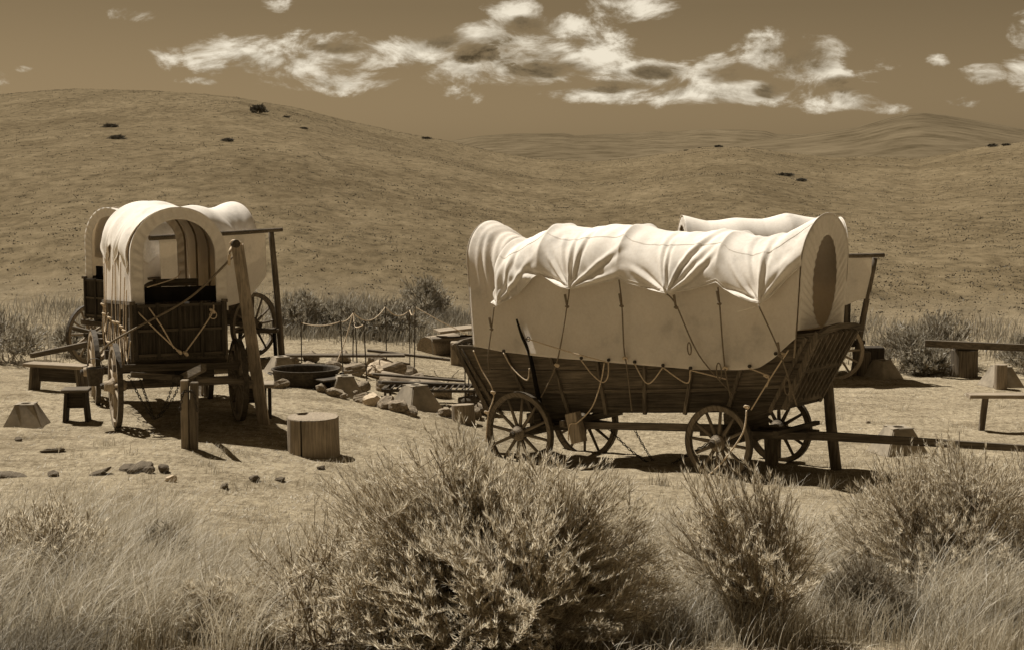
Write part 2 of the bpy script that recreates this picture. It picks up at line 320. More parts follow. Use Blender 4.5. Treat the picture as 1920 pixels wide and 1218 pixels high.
# ---------------------------------------------------------------- wagons
def wheel_meshes(r, nsp=12, wd=.07, tag_=''):
    rim = MB(); n = 40; ro, ri = r - .012, r - .085
    prof = [(ri, -wd/2), (ro, -wd/2), (ro, wd/2), (ri, wd/2), (ri, -wd/2)]
    rim.lathe(prof, n, 'y'); rim.f = rim.f[:4 * n]
    rm = rim.build('rim_tmp', None); me_r = rm.data; bpy.data.objects.remove(rm)
    ty = MB(); ty.lathe([(ro - .001, -wd/2 - .004), (r, -wd/2 - .004), (r, wd/2 + .004), (ro - .001, wd/2 + .004), (ro - .001, -wd/2 - .004)], n, 'y'); ty.f = ty.f[:4 * n]
    t_ = ty.build('tyre_tmp', None); me_t = t_.data; bpy.data.objects.remove(t_)
    hb = MB(); hb.lathe([(.05, -.17), (.072, -.165), (.078, -.11), (.10, -.07), (.125, -.05), (.125, .05), (.10, .07), (.078, .14), (.06, .16)], 16, 'y')
    h_ = hb.build('hub_tmp', None, smooth=False); me_h = h_.data; bpy.data.objects.remove(h_)
    cp_ = MB(); cp_.lathe([(.045, -.20), (.05, -.168), (.03, -.168)], 12, 'y'); cp_.box((0, -.20, 0), (.06, .035, .06))
    c_ = cp_.build('cap_tmp', None); me_c = c_.data; bpy.data.objects.remove(c_)
    sp = MB(); sp.tube([(0, 0, .10), (0, 0, .22), (0, 0, ri * .6), (0, 0, ri + .015)], .031, 8, .022)
    s_ = sp.build('spoke_tmp', None, smooth=True); me_s = s_.data; bpy.data.objects.remove(s_)
    return dict(rim=me_r, tyre=me_t, hub=me_h, cap=me_c, spoke=me_s, n=nsp)
def add_wheel(parent, wm, loc, mat, rot0=0., face=-1, tilt=(0, 0)):
    w = bpy.data.objects.new('wheel', wm['rim'].copy()); w.data.materials.clear(); w.data.materials.append(mat); link(w, parent)
    w.location = loc; w.rotation_euler = (tilt[0], rot0, tilt[1])
    def sub(nm, me, mt, rot=None):
        m2 = me
        if not me.materials: me.materials.append(mt)
        o = bpy.data.objects.new(nm, m2); link(o, w)
        if rot is not None: o.rotation_euler = rot
        if o.material_slots: o.material_slots[0].link = 'OBJECT'; o.material_slots[0].material = mt
        return o
    sub('iron_tyre', wm['tyre'], M['rust']); sub('hub', wm['hub'], mat, (0, 0, 0 if face < 0 else math.pi)); sub('axle_cap', wm['cap'], M['rust'], (0, 0, 0 if face < 0 else math.pi))
    for k in range(wm['n']): sub('spoke', wm['spoke'], mat, (0, 2 * math.pi * k / wm['n'], 0))
    return w
def sec(a, w, t, b, asp=1.0):
    """point of the cover's cross-section at signed distance a from the ridge -> y, z, normal"""
    zs = t - w * asp; La = 1.571 * w * (1 + asp) / 2; A = np.abs(a); sg = np.sign(a)
    ph = np.clip(A / La, 0, 1) * (math.pi / 2); ext = np.maximum(A - La, 0)
    return sg * w * np.sin(ph), zs + (t - zs) * np.cos(ph) - ext, sg * np.sin(ph), np.cos(ph)
def a_of_z(z, w, t, asp=1.0):
    zs = t - w * asp; La = 1.571 * w * (1 + asp) / 2
    return np.where(z < zs, La + zs - z, La * np.arccos(np.clip((z - zs) / (w * asp), -1, 1)) / (math.pi / 2))
def sheet(name, x0, x1, wf, tf, ef_n, ef_f, disp, mat, parent, lean=None, yc=0., nx=200, nj=120, off=0., thick=.006, seams=()):
    x = np.linspace(x0, x1, nx); j = np.linspace(0, 1, nj); X, J = np.meshgrid(x, j, indexing='ij')
    W = wf(X) + off; T = tf(X) + off; an = -a_of_z(ef_n(X), W, T); af = a_of_z(ef_f(X), W, T); A = an + (af - an) * J
    y, z, ny, nz = sec(A, W, T, 0); d = disp(X, A, z) if disp else 0
    y = y + ny * d; z = z + nz * d; Xo = X.copy()
    if lean is not None: Xo = Xo + lean(X, z)
    me = arr_mesh(name, np.stack([Xo, y + yc, z], -1).reshape(-1, 3), grid_quads(nx, nj), True)
    o = obj(name, me, mat, parent); sm = o.modifiers.new('thickness', 'SOLIDIFY'); sm.thickness = thick; sm.offset = 0
    for jv, rad in seams:                       # stitched hems and seams
        k = int(round(jv * (nj - 1))); pts = [(Xo[i, k], y[i, k] + yc + ny[i, k] * .004, z[i, k] + nz[i, k] * .004) for i in range(0, nx, 2)]
        MB().tube(pts, rad, 5).build('seam', mat, parent, smooth=True)
    return o
def hem_ring(name, parent, mat, xf, outer, inner, n=120, pleat=.012, m=8, seed=0, depth=.05):
    """gathered canvas hem between an outer and an inner outline, both functions of t in 0..1 -> (y, z)"""
    r = np.random.default_rng(seed); t = np.linspace(0, 1, n); k = np.linspace(0, 1, m)
    Tt, Kk = np.meshgrid(t, k, indexing='ij'); oy, oz = outer(Tt); iy, iz = inner(Tt)
    y = oy + (iy - oy) * Kk; z = oz + (iz - oz) * Kk
    ph = np.cumsum(r.uniform(.5, 1.5, n)); w = np.sin(ph * 1.25)[:, None] * pleat * np.sin(np.clip(Kk * 1.3, 0, 1) * math.pi * .8)
    x = xf(z) + depth * np.sin(Kk * math.pi / 2) * -1 * 0 + w - .02 * Kk
    o = obj(name, arr_mesh(name, np.stack([x, y, z], -1).reshape(-1, 3), grid_quads(n, m), True), mat, parent)
    sm = o.modifiers.new('thickness', 'SOLIDIFY'); sm.thickness = .005; sm.offset = 0; return o
def rope(parent, pts, r=.011, mat='rope', name='rope', n=6):
    return MB().tube(spline(pts, 7), r, n).build(name, M[mat], parent, smooth=True)
def knot(parent, p, s=.035, mat='rope'):
    b = MB(); b.tube(spline([(p[0]-s, p[1], p[2]), (p[0], p[1]-s*.8, p[2]+s*.5), (p[0]+s, p[1], p[2]), (p[0], p[1]+s*.3, p[2]-s*.6), (p[0]-s*.6, p[1]-s*.4, p[2]+s*.2)], 5), s*.45, 6)
    return b.build('knot', M[mat], parent, smooth=True)
def chain(name, pts, parent=None, link_l=.06, mat='iron'):
    pts = spline(pts, 12); b = MB(); acc = 0; k = 0; last = pts[0]
    for p in pts[1:]:
        acc += (p - last).length; last_p = last; last = p
        if acc >= link_l * .72:
            t = (p - last_p).normalized(); acc = 0; k += 1
            sd_ = t.cross(Vector((0, 0, 1))); sd_ = sd_.normalized() if sd_.length > .01 else Vector((1, 0, 0))
            if k % 2: sd_ = t.cross(sd_)
            ring = [p + t * (link_l / 2 * math.cos(a)) + sd_ * (link_l * .3 * math.sin(a)) for a in [i * math.pi / 4 for i in range(9)]]
            b.tube(ring, .007, 5, cap=False)
    return b.build(name, M[mat], parent)

# ---- the big freight wagon
def freight_wagon():
    w = empty('covered_wagon', (2.157, 24.18, -.18), (0, -R(5.6), -R(39)))
    w.rotation_mode = 'XYZ'
    tag(w, 'large freight wagon with sagging white double canvas cover and tall flared bonnet ends', 'wagon', 'covered wagons of the camp')
    ht = lambda u: 1.96 + .09 * (2 * u - 1) ** 2
    zb = lambda u: .94 + .05 * abs(2 * u - 1) ** 3.5
    def P(u, v, s, out=0.):
        x = (-2.78 + 5.55 * u) * (1 - v) + (-3.32 + 6.72 * u) * v
        return Vector((x, s * (.50 + .10 * v + out), zb(u) + (ht(u) - zb(u)) * v))
    for s in (-1, 1):
        for v0, v1 in ((0, .325), (.335, .655), (.665, 1.0)):
            b = MB(); nu = 24
            for i in range(nu):
                q = []
                for u in (i / nu, (i + 1) / nu):
                    for v in (v0, v1): q += [P(u, v, s, 0), P(u, v, s, -.035)]
                b.add(q, [(0,2,6,4),(1,5,7,3),(0,4,5,1),(2,3,7,6)] + ([(0,1,3,2)] if i == 0 else []) + ([(4,6,7,5)] if i == nu - 1 else []))
            b.build('plank', M['wx'] if v0 else M['dx'], w)
        for k in range(8):
            u = .04 + .131 * k; b = MB(); ins = P(u + (u - .5) * .05, .97, s, .018)
            b.beam(P(u, -.02, s, .024), ins, .055, .045, (0, s, 0)); b.build('side_post', M['wz'], w)
        b = MB()
        for i in range(20): b.beam(P(i/20, .33, s, .012), P((i+1)/20, .33, s, .012), .025, .05, (0, 0, 1))
        b.build('side_rail', M['wx'], w)
        b = MB()
        for i in range(20): b.beam(P(i/20, 1.0, s, -.03), P((i+1)/20, 1.0, s, -.03), .05, .06, (0, 0, 1))
        b.build('top_rail', M['wx'], w)
    b = MB(); n = 20
    for i in range(n):
        a, c = P(i/n, 0, -1), P((i+1)/n, 0, -1); b.beam((a.x, 0, a.z + .02), (c.x, 0, c.z + .02), 1.0, .04)
    b.build('floor', M['dx'], w)
    # end gates: slats between three rails, flaring outwards
    for e, xs in ((1, (2.76, 3.07, 3.42)), (-1, (-2.79, -3.02, -3.30))):
        zs = (1.08, 1.54, 2.06) if e > 0 else (1.09, 1.55, 2.08)
        hw = (.50, .55, .60)
        for k in range(3):
            b = MB(); b.beam((xs[k] + .03 * e, -hw[k], zs[k]), (xs[k] + .03 * e, hw[k], zs[k]), .07, .075)
            if k == 2:
                b = MB(); pr = [(-.64, -.03), (-.4, .035), (0, .06), (.4, .035), (.64, -.03)]
                for q in range(4): b.beam((xs[k] + .03*e, pr[q][0], zs[k] + pr[q][1]), (xs[k] + .03*e, pr[q+1][0], zs[k] + pr[q+1][1]), .08, .085)
            b.build('gate_rail', M['wy'], w)
        for k in range(2):
            for i in range(8):
                f = -1 + 2 * (i + .5) / 8
                b = MB(); b.beam((xs[k], f * hw[k], zs[k]), (xs[k+1], f * hw[k+1], zs[k+1]), .115, .025, (0, 1, 0)); b.build('gate_slat', M['wz'], w)
        for s in (-1, 1):
            b = MB(); b.beam((xs[0], s * .51, zs[0] - .08), (xs[2] + .02*e, s * .62, zs[2] + .02), .07, .07); b.build('corner_post', M['wz'], w)
    # running gear
    for x, z in ((-1.85, .66), (1.85, .55)):
        b = MB(); b.beam((x, -.80, z), (x, .80, z), .12, .13, (0, 0, 1)); b.build('axle', M['wy'], w)
        b = MB(); b.beam((x, -.58, .86), (x, .58, .86), .15, .16); b.build('bolster', M['wy'], w)
        b = MB(); b.beam((x, -.5, (z + .86) / 2), (x, .5, (z + .86) / 2), .10, .86 - z); b.build('bolster_block', M['dy'], w)
    b = MB(); b.beam((-2.3, 0, .69), (1.9, 0, .64), .10, .11); b.build('reach_pole', M['dx'], w)
    for s in (-1, 1):
        b = MB(); b.beam((-1.85, s * .45, .68), (-.6, s * .06, .68), .08, .08); b.build('hound', M['dx'], w)
        b = MB(); b.beam((2.9, s * .16, .57), (1.2, s * .32, .62), .08, .09); b.build('hound', M['wx'], w)
    b = MB(); b.beam((1.9, 0, .56), (3.1, 0, .545), .11, .12); b.beam((3.1, 0, .545), (6.3, 0, .40), .10, .12, w1=.075, h1=.085); b.build('tongue', M['wx'], w)
    b = MB(); b.beam((2.65, -.62, .66), (2.65, .62, .66), .09, .06); b.build('evener_bar', M['dy'], w)
    b = MB(); b.beam((-1.15, -.60, .76), (1.75, -.60, .735), .05, .10); b.build('brake_beam', M['wx'], w)
    b = MB(); b.beam((-.88, -.72, .97), (-.79, -.72, .50), .22, .16, (0, 1, 0)); b.build('brake_block', M['lz'], w, bevel=.012)
    b = MB(); b.beam((-1.05, -.80, .80), (-1.05, .80, .80), .09, .10); b.build('brake_cross_bar', M['wy'], w)
    b = MB(); b.tube(spline([(-1.50, -.66, .80), (-1.60, -.66, 1.29), (-1.69, -.67, 1.89), (-1.80, -.70, 2.20), (-1.85, -.74, 2.47)], 5), .045, 8, .016); b.build('brake_lever', M['black'], w, smooth=True)
    ring = [(-1.60 + .035 * math.cos(a), -.79, 2.15 + .035 * math.sin(a)) for a in np.linspace(0, 6.283, 13)]
    MB().tube(ring, .007, 6).build('iron_ring', M['iron'], w); MB().beam((-1.76, -.70, 2.14), (-1.62, -.79, 2.15), .014, .014).build('ring_shank', M['iron'], w)
    fr, rr = wheel_meshes(.555), wheel_meshes(.665)
    wf_ = []
    for x, r_, wm in ((1.85, .555, fr), (-1.85, .665, rr)):
        for s in (-1, 1): add_wheel(w, wm, (x, s * .88, r_ - .005), M['wheel'], .13 * (x + 3) + s, s)
    chain('drag_chain', [(-.55, -.3, .70), (-.1, -.25, .28), (.35, -.2, .06), (.8, -.2, .24), (1.4, -.2, .52)], w)
    chain('drag_chain', [(-.35, .1, .68), (.1, -.1, .20), (.38, -.18, .05), (.9, .0, .30), (1.5, .1, .55)], w)
    # canvas
    xs_t = [-2.85, -2.6, -2.14, -1.7, -1.3, -.75, -.2, .15, .6, 1.02, 1.35, 1.65, 2.0, 2.39, 2.7, 3.0, 3.2]
    zs_t = [4.12, 3.94, 3.66, 3.80, 3.86, 3.79, 3.80, 3.75, 3.64, 3.585, 3.58, 3.58, 3.48, 3.42, 3.46, 3.58, 3.73]
    def sm(xs, zs):
        fx = np.linspace(xs[0], xs[-1], 400); fz = np.interp(fx, xs, zs); k = np.ones(9) / 9
        fz = np.convolve(np.pad(fz, 4, mode='edge'), k, 'valid'); return lambda X: np.interp(X, fx, fz)
    tf = sm(xs_t, zs_t)
    bows = (-2.8, -1.33, .2, 1.93, 3.15)
    def wfun(X):
        dmin = np.min(np.abs(X[..., None] - np.array(bows)), -1); return .675 - .035 * S(dmin / .75)
    zbot = sm([-2.9, -2.73, -2.21, -.96, .45, 1.39, 2.2, 2.47, 2.79, 3.1, 3.3], [2.06, 2.04, 1.94, 1.81, 1.69, 1.60, 1.585, 1.60, 1.75, 1.98, 2.12])
    lean = lambda X, z: .22 * S((X - 2.5) / .7) * (z - 2.2) / 1.5
    def dlow(X, A, z):
        d = .012 * np.sin(X * 3.1 + 1.7 * np.sin(z * 1.9)) + .006 * np.sin(X * 9 + z * 5) * S((2.9 - z) / 1.2)
        # stretch folds running down from both bonnet hoops
        u = X + 2.85
        for k, (o_, sl, am, wd) in enumerate(((.16, .10, .022, .035), (.26, .20, .040, .05), (.36, .26, .034, .045), (.48, .22, .045, .06), (.20, .34, .03, .04))):
            q = u - o_ - sl * (3.95 - z); d += am * (np.exp(-(q / wd) ** 2) - .8 * np.exp(-((q - 1.8 * wd) / wd) ** 2)) * S((4.15 - z) / .3) * S((z - 2.3 - .25 * k) / .6)
        d += .022 * np.exp(-((X + 1.42 + .06 * np.sin(z * 4)) / .06) ** 2) * S((3.1 - z) / .3) * S((z - 2.2) / .4)
        return d + .03 * S((2.4 - z) / .8)
    sheet('canvas_cover', -2.84, 3.14, wfun, tf, zbot, zbot, dlow, M['canvas_thin'], w, lean, nx=220, nj=120)
    ties = [(-2.14, 2.70), (-.62, 2.90), (1.15, 2.75), (2.68, 2.53)]
    crest = [(-1.33, 3.13), (.2, 2.98), (1.93, 2.79)]
    ex = [-2.35, -2.14, -1.75, -1.42, -1.33, -1.2, -.9, -.62, -.2, .1, .2, .35, .8, 1.15, 1.5, 1.82, 1.93, 2.05, 2.4, 2.68, 2.8, 3.0, 3.2]
    ez = [2.82, 2.70, 2.86, 3.10, 3.16, 3.10, 2.97, 2.90, 2.94, 2.99, 3.02, 2.94, 2.82, 2.75, 2.78, 2.84, 2.86, 2.76, 2.61, 2.53, 2.60, 2.86, 3.05]
    zed = lambda X: np.interp(X, ex, ez)
    zfar = lambda X: 2.75 + .12 * np.sin(X * 3.9)
    fx_ = [-2.3, -2.14, -1.60, -1.33, -1.05, -.62, -.05, .2, .45, 1.15, 1.7, 1.93, 2.15, 2.68, 2.9, 3.2]
    fv_ = [.08, .20, .09, .03, .08, .25, .09, .03, .08, .25, .09, .03, .08, .22, .08, .0]
    def dup_(X, A, z):
        near = (A < 0) * 1.0
        ae = a_of_z(zed(X), wfun(X), tf(X)); q = np.clip(np.abs(A) / ae, 0, 1)
        d = .012 + np.interp(X, fx_, fv_) * np.clip((q - .22) / .78, 0, 1) ** 1.15 * (near + .6 * (1 - near))
        for (bx, bz) in crest:                      # sheet stretched over the bows
            u = X - bx; d += .075 * np.exp(-(np.abs(u) / .10) ** 1.1) * (.45 + .55 * S(q / .25)) * (1 - .7 * S((q - .6) / .4))
        rf = np.random.default_rng(17)
        for i, (tx, tzz) in enumerate(ties):        # sharp folds fanning out of the tie points up towards the bows
            dx, dz = X - tx, z - tzz; r = np.sqrt(dx * dx + dz * dz) + 1e-4
            for a0 in (-1.22, -.88, -.50, -.08, .42, .84, 1.20):
                a1 = a0 + rf.uniform(-.16, .16); reach = rf.uniform(.8, 1.6) * (1.0 if abs(a0) > .3 else .8); bend = rf.uniform(-.25, .25)
                an = np.arctan2(dx, dz) - a1 - bend * r; lat = an * np.minimum(r, 1.2); wd = .016 + .038 * r
                amp = rf.uniform(.014, .042) * S(r / .12) * (1 - S((r - reach * .45) / (reach * .55)))
                d += near * amp * (np.exp(-(lat / wd) ** 2) - .75 * np.exp(-((lat - 1.7 * wd) / (wd * .9)) ** 2))
        d += .03 * np.exp(-((X + 2.12) / .05) ** 2) * S((3.5 - z) / .3) + .024 * np.sin(X * 27 + z * 9) * S((-1.62 - X) / .3) * S((3.7 - z) / .5) * near
        d += .010 * np.sin(X * 6.5 + 2.2 * np.sin(z * 3 + X)) * np.sin(z * 2.3 + X * 1.7) + .007 * np.sin(X * 21 + 5 * np.sin(z * 4)) * np.sin(z * 9 + X * 3)
        fr = S((X - 2.62) / .35); qq = (z - 2.5) - (X - 2.6) * 1.0      # long pulls up to the front hoop
        d += fr * .040 * ((.5 + .5 * np.sin(qq * 13 + .6 * np.sin(X * 6))) ** 2 - .3) * (1 - .7 * S((X - 2.95) / .2)) * near
        return np.maximum(d, .0) + .010
    sheet('canvas_overlay', -2.24, 3.17, wfun, tf, zed, zfar, dup_, M['canvas'], w, lean, nx=420, nj=200, off=.014, thick=.007, seams=((.002, .0085), (.018, .003), (.26, .0035), (.268, .0035)))
    # gathered bonnet hems
    def arch(wd, top, bot, asp=1.0):
        def f(t):
            La = 1.571 * wd; zs = top - wd * asp; tot = La + (zs - bot); a = (t * 2 - 1) * tot
            y, z, _, _ = sec(a, wd, top, bot, asp); return y, z
        return f
    def oval(hw, zlo, zhi):
        return lambda t: (-hw * np.sin(t * 2 * math.pi) * 1.0, (zlo + zhi) / 2 - (zhi - zlo) / 2 * np.cos(t * 2 * math.pi))
    def oval2(hw, zlo, zhi, yc):
        def f(t):
            ph = (t * 2 - 1) * math.pi * .97; y = hw * np.sin(ph) * np.where(np.abs(ph) > 1.57, 1, 1); return y + yc, (zlo + zhi) / 2 + (zhi - zlo) / 2 * np.cos(ph)
        return f
    xf_f = lambda z: 3.165 + .22 * (z - 2.2) / 1.5
    hem_ring('bonnet_hem', w, M['canvas2'], xf_f, arch(.69, 3.735, 2.12), oval2(.35, 2.12, 3.42, .06), n=150, seed=1, pleat=.012)
    hem_ring('bonnet_hem', w, M['canvas2'], lambda z: -2.86 + 0 * z, arch(.68, 4.10, 2.06), oval2(.36, 2.3, 3.7, 0), n=150, seed=2)
    for x, t_ in ((3.10, 3.70), (-2.80, 4.06), (-1.33, 3.79), (.2, 3.71), (1.93, 3.47)):
        pts = []
        for a in np.linspace(-2.3, 2.3, 41):
            y, z, _, _ = sec(np.array(a), .62, t_ - .02, 0); pts.append((x + (.22 * (float(z) - 2.2) / 1.5 if x > 3 else 0), float(y), max(float(z), 1.7)))
        MB().tube(pts, .018, 6).build('bow', M['lz'], w, smooth=True)
    # ropes
    Y = -.765
    for pts in ([(-2.14, 2.69), (-2.29, 2.36), (-2.47, 1.95), (-2.57, 1.61)], [(-.61, 2.89), (-.73, 2.66), (-1.09, 1.75), (-1.52, 1.21)],
                [(.22, 2.99), (.24, 2.62), (.22, 1.97), (.25, 1.64), (.22, .99)], [(1.17, 2.74), (1.27, 2.56), (1.55, 1.82), (2.02, 1.23)],
                [(1.95, 2.79), (1.96, 2.58), (1.97, 1.69), (1.98, 1.19)], [(2.69, 2.52), (2.94, 1.82), (3.05, 1.07)]):
        y0 = Y if pts[0][0] in (.22, 1.95) else -.93
        rope(w, [(p[0], (y0, min(Y, (y0 + Y) / 2), Y, Y, -.68)[min(i, 3) if i < len(pts) - 1 else 4], p[1]) for i, p in enumerate(pts)], .011, 'rope_d')
        q = pts[1]; YY_ = min(Y, (y0 + Y) / 2); MB().tube([(q[0] - .01, YY_ - .03, q[1] + .16), (q[0], YY_ - .014, q[1] - .02)], .020, 6, .016).build('rope_splice', M['rope_d'], w); knot(w, (q[0], YY_ - .01, q[1] - .03), .028, 'rope_d')
    for pts, y in (([(3.05, 1.86), (2.69, 1.42), (2.38, 1.02)], -.80), ([(-2.63, 2.01), (-2.49, 1.7), (-2.27, 1.31), (-2.42, .96), (-2.51, .52)], -.95),
                   ([(-2.18, 1.94), (-2.01, 1.68), (-1.74, 1.49), (-1.67, 1.68)], -.735), ([(-.63, 1.79), (-.44, 1.57), (-.25, 1.44), (-.14, 1.53), (-.11, 1.75)], -.735),
                   ([(.37, 1.72), (.59, 1.41), (.88, 1.65)], -.735), ([(.88, 1.65), (1.28, 1.41), (1.36, 1.60)], -.735), ([(1.36, 1.60), (1.96, 1.46)], -.735),
                   ([(2.36, 1.61), (2.65, 1.49), (2.62, 1.34)], -.735), ([(-1.60, 2.15), (-.89, 1.95), (-.08, 1.75)], -.80),
                   ([(-.13, 1.74), (-.22, 1.45), (-.42, 1.07), (-.72, .83), (-.88, .79), (-.93, .54)], -.82)):
        rope(w, [(p[0], y, p[1]) for p in pts], .0105)
    rope(w, [(2.38, -.92, 1.03), (2.33, -.99, .71), (1.99, -1.02, .31), (1.7, -1.05, .08), (1.35, -1.10, .005), (1.10, -1.16, .0)], .013)
    for p in ((2.40, -.95, 1.08), (-2.28, -.95, 1.32), (2.64, -.75, 1.50), (-1.09, -.76, 1.72), (.22, -.76, 1.80), (-2.45, -.95, 1.0), (1.97, -.75, 1.62), (2.94, -.77, 1.80)): knot(w, p, .036)
    for p in ((1.40, -.78, 2.02, .045), (1.88, -.78, 1.68, .06), (2.98, -.79, 1.45, .06)):   # hanging loops
        lp = [(p[0] + p[3] * math.sin(a) * .7, p[1], p[2] - .10 + p[3] * 2 * math.cos(a)) for a in np.linspace(0, 6.283, 17)]
        MB().tube(lp, .010, 6).build('rope_loop', M['rope_d'], w, smooth=True)
    for x, z in ((-2.18, 1.96), (-.63, 1.81), (-.11, 1.77), (.37, 1.73), (.88, 1.67), (1.36, 1.62), (2.36, 1.63), (2.80, 1.80)):
        MB().lathe([(.010, -.012), (.026, -.012), (.026, .012), (.010, .012)], 10, 'y', (x, -.725, z + .01)).build('grommet', M['iron'], w)
    MB().beam((2.58, -.80, 2.49), (2.30, -.84, 2.43), .012, .10, (0, 1, 0)).build('canvas_tag', M['canvas'], w)
    return w
W1 = freight_wagon()
# ---- the lighter farm wagons
def farm_wagon(loc, rot, label, hem=True, full=True, top=(3.42, 3.16), tongue=(3.7, .95), seed=1, lidded=True):
    w = empty('covered_wagon', loc, rot); tag(w, label, 'wagon', 'covered wagons of the camp')
    r = np.random.default_rng(seed); H = .66; x0, x1 = -1.68, 1.78; z0, z1 = 1.03, 1.78
    for s in (-1, 1):
        for k in range(3):
            za, zb_ = z0 + k * .25 + .004, z0 + (k + 1) * .25 - .004
            b = MB(); b.box(((x0 + x1) / 2, s * (H - .02), (za + zb_) / 2), (x1 - x0, .035, zb_ - za)); b.build('plank', M['dx'] if k else M['wx'], w)
        for k in range(6):
            x = x0 + .06 + k * (x1 - x0 - .12) / 5
            MB().box((x, s * (H + .022), (z0 + z1) / 2 - .02), (.06, .045, z1 - z0 + .10)).build('side_post', M['wz'], w)
        MB().box(((x0 + x1) / 2, s * (H + .01), z1 + .025), (x1 - x0 + .06, .08, .05)).build('top_rail', M['wx'], w)
    for e, x in ((1, x1), (-1, x0)):
        for k in range(2):
            za, zb_ = z0 + k * .375 + .005, z0 + (k + 1) * .375 - .005
            for i in range(4):
                ya, yb = -H + .03 + i * .315 + .004, -H + .03 + (i + 1) * .315 - .004
                MB().box((x - .018 * e, (ya + yb) / 2, (za + zb_) / 2), (.03, yb - ya, zb_ - za)).build('gate_panel', M['dz'], w)
        for i in range(5):
            y = -H + .035 + i * .315
            MB().box((x + .018 * e, y, (z0 + z1) / 2), (.04, .045, z1 - z0 + .04)).build('gate_stile', M['dz'], w)
        for z in (z0 + .02, z0 + .375, z1 - .02): MB().box((x + .009 * e, 0, z), (.035, 2 * H - .03, .04)).build('gate_rail', M['dy'], w)
    MB().box(((x0 + x1) / 2, 0, z0 - .02), (x1 - x0, 2 * H - .06, .04)).build('floor', M['dx'], w)
    for x, z in ((-1.45, .68), (1.45, .62)):
        MB().beam((x, -.82, z), (x, .82, z), .11, .12).build('axle', M['wy'], w)
        MB().beam((x, -.72, .94), (x, .72, .94), .14, .15).build('bolster', M['wy'], w)
        MB().box((x, 0, (z + .87) / 2), (.12, 1.0, .87 - z)).build('bolster_block', M['dy'], w)
    MB().beam((-1.9, 0, .70), (1.5, 0, .66), .10, .11).build('reach_pole', M['dx'], w)
    fr, rr = wheel_meshes(.62), wheel_meshes(.68)
    for x, rd, wm in ((1.45, .62, fr), (-1.45, .68, rr)):
        for s in (-1, 1): add_wheel(w, wm, (x, s * .90, rd - .005), M['wheel_lit'] if s < 0 else M['wheel'], s + x, s)  # one side's wheels paler: sunlight put into the wood colour
    MB().beam((1.3, 0, .62), (tongue[0], 0, tongue[1]), .11, .12, w1=.075, h1=.09).build('tongue', M['wx'], w)
    MB().beam((2.02, -.75, .80), (2.02, 1.0, .60), .07, .08).build('evener_bar', M['wy'], w)
    for s in (-1, 1): MB().beam((1.4, s * .34, .66), (2.3, s * .06, .72), .07, .08).build('hound', M['dx'], w)
    MB().beam((1.62, -.95, .88), (1.62, .95, .84), .08, .10).build('front_cross_bar', M['wy'], w)
    # seat and footboard inside the front bow
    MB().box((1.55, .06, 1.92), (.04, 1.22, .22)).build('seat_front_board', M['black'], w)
    MB().box((1.20, .05, 2.09), (.36, .62, .11)).build('seat', M['dy'], w)
    for s in (-1, 1): MB().box((1.28, .05 + s * .5, 1.86), (.40, .05, .28)).build('seat_riser', M['dx'], w)
    # canvas
    bows = np.array((-1.66, -.55, .55, 1.70)); tr, tfv = top
    tf = lambda X: np.interp(X, [-1.75, -1.2, -.55, 0, .55, 1.2, 1.75], [tr, tr - .10, tr - .06, (tr + tfv) / 2 - .05, tfv + .06, tfv - .02, tfv]) - .03 * S(np.min(np.abs(X[..., None] - bows), -1) / .5)
    wf = lambda X: .685 - .03 * S(np.min(np.abs(X[..., None] - bows), -1) / .5)
    zb = lambda X: 1.71 + .05 * np.sin(X * 4 + seed) + .02 * np.sin(X * 11)
    def d1(X, A, z): return .014 * np.sin(X * 5.5 + 1.2 * np.sin(z * 2)) * S((3.0 - z) / .8) + .010 * np.sin(X * 14 + z) * S((2.6 - z) / .8)
    sheet('canvas_cover', -1.70, 1.72, wf, tf, zb, zb, d1, M['canvas_thin'], w, None, .03, 130, 90)
    ex, ez = [-1.75, -1.3, -.9, -.55, -.1, .2, .55, 1.0, 1.30, 1.6, 1.8], [2.72, 2.45, 2.62, 2.72, 2.40, 2.48, 2.62, 2.42, 2.20, 2.34, 2.10]
    def d2(X, A, z):
        d = .012 + .016 * np.sin(X * 8 + 2 * np.sin(z * 3)) * S((3.2 - z) / .6)
        for tx, tz_ in ((-1.3, 2.45), (-.1, 2.40), (1.30, 2.20)):
            dx, dz = X - tx, z - tz_; rr_ = np.sqrt(dx*dx + dz*dz) + 1e-4; an = np.arctan2(dx, dz)
            d += S(rr_ / .12) * np.exp(-rr_ / .5) * .03 * np.cos(an * 10 + tx)
        return np.maximum(d, 0) + .006
    sheet('canvas_overlay', -1.74, 1.50, wf, tf, lambda X: np.interp(X, ex, ez), lambda X: np.interp(X, ex, ez) - .1, d2, M['canvas'], w, None, .03, 150, 110, .014)
    def arch(wd, tp, bt, yc):
        def f(t):
            tot = 1.571 * wd + tp - wd - bt; a = (t * 2 - 1) * tot; y, z, _, _ = sec(a, wd, tp, bt); return y + yc, z
        return f
    hem_ring('bonnet_hem', w, M['canvas2'], lambda z: 1.735 + 0 * z, arch(.70, tfv + .01, 1.66, .03), arch(.52, tfv - .17, 1.70, .04), n=130, seed=seed, pleat=.011)
    hem_ring('bonnet_hem', w, M['canvas2'], lambda z: -1.72 + 0 * z, arch(.70, tr + .01, 1.68, .03), arch(.50, tr - .2, 1.74, .05), n=130, seed=seed + 5, pleat=.011)
    for x in (-1.66, -.55, .55, 1.70):
        t_ = float(tf(np.array([x]))[0]) - .03; pts = []
        for a in np.linspace(-2.2, 2.2, 37):
            y, z, _, _ = sec(np.array(a), .645, t_, 0); pts.append((x, float(y) + .03, max(float(z), 1.5)))
        MB().tube(pts, .017, 6).build('bow', M['lz'], w, smooth=True)
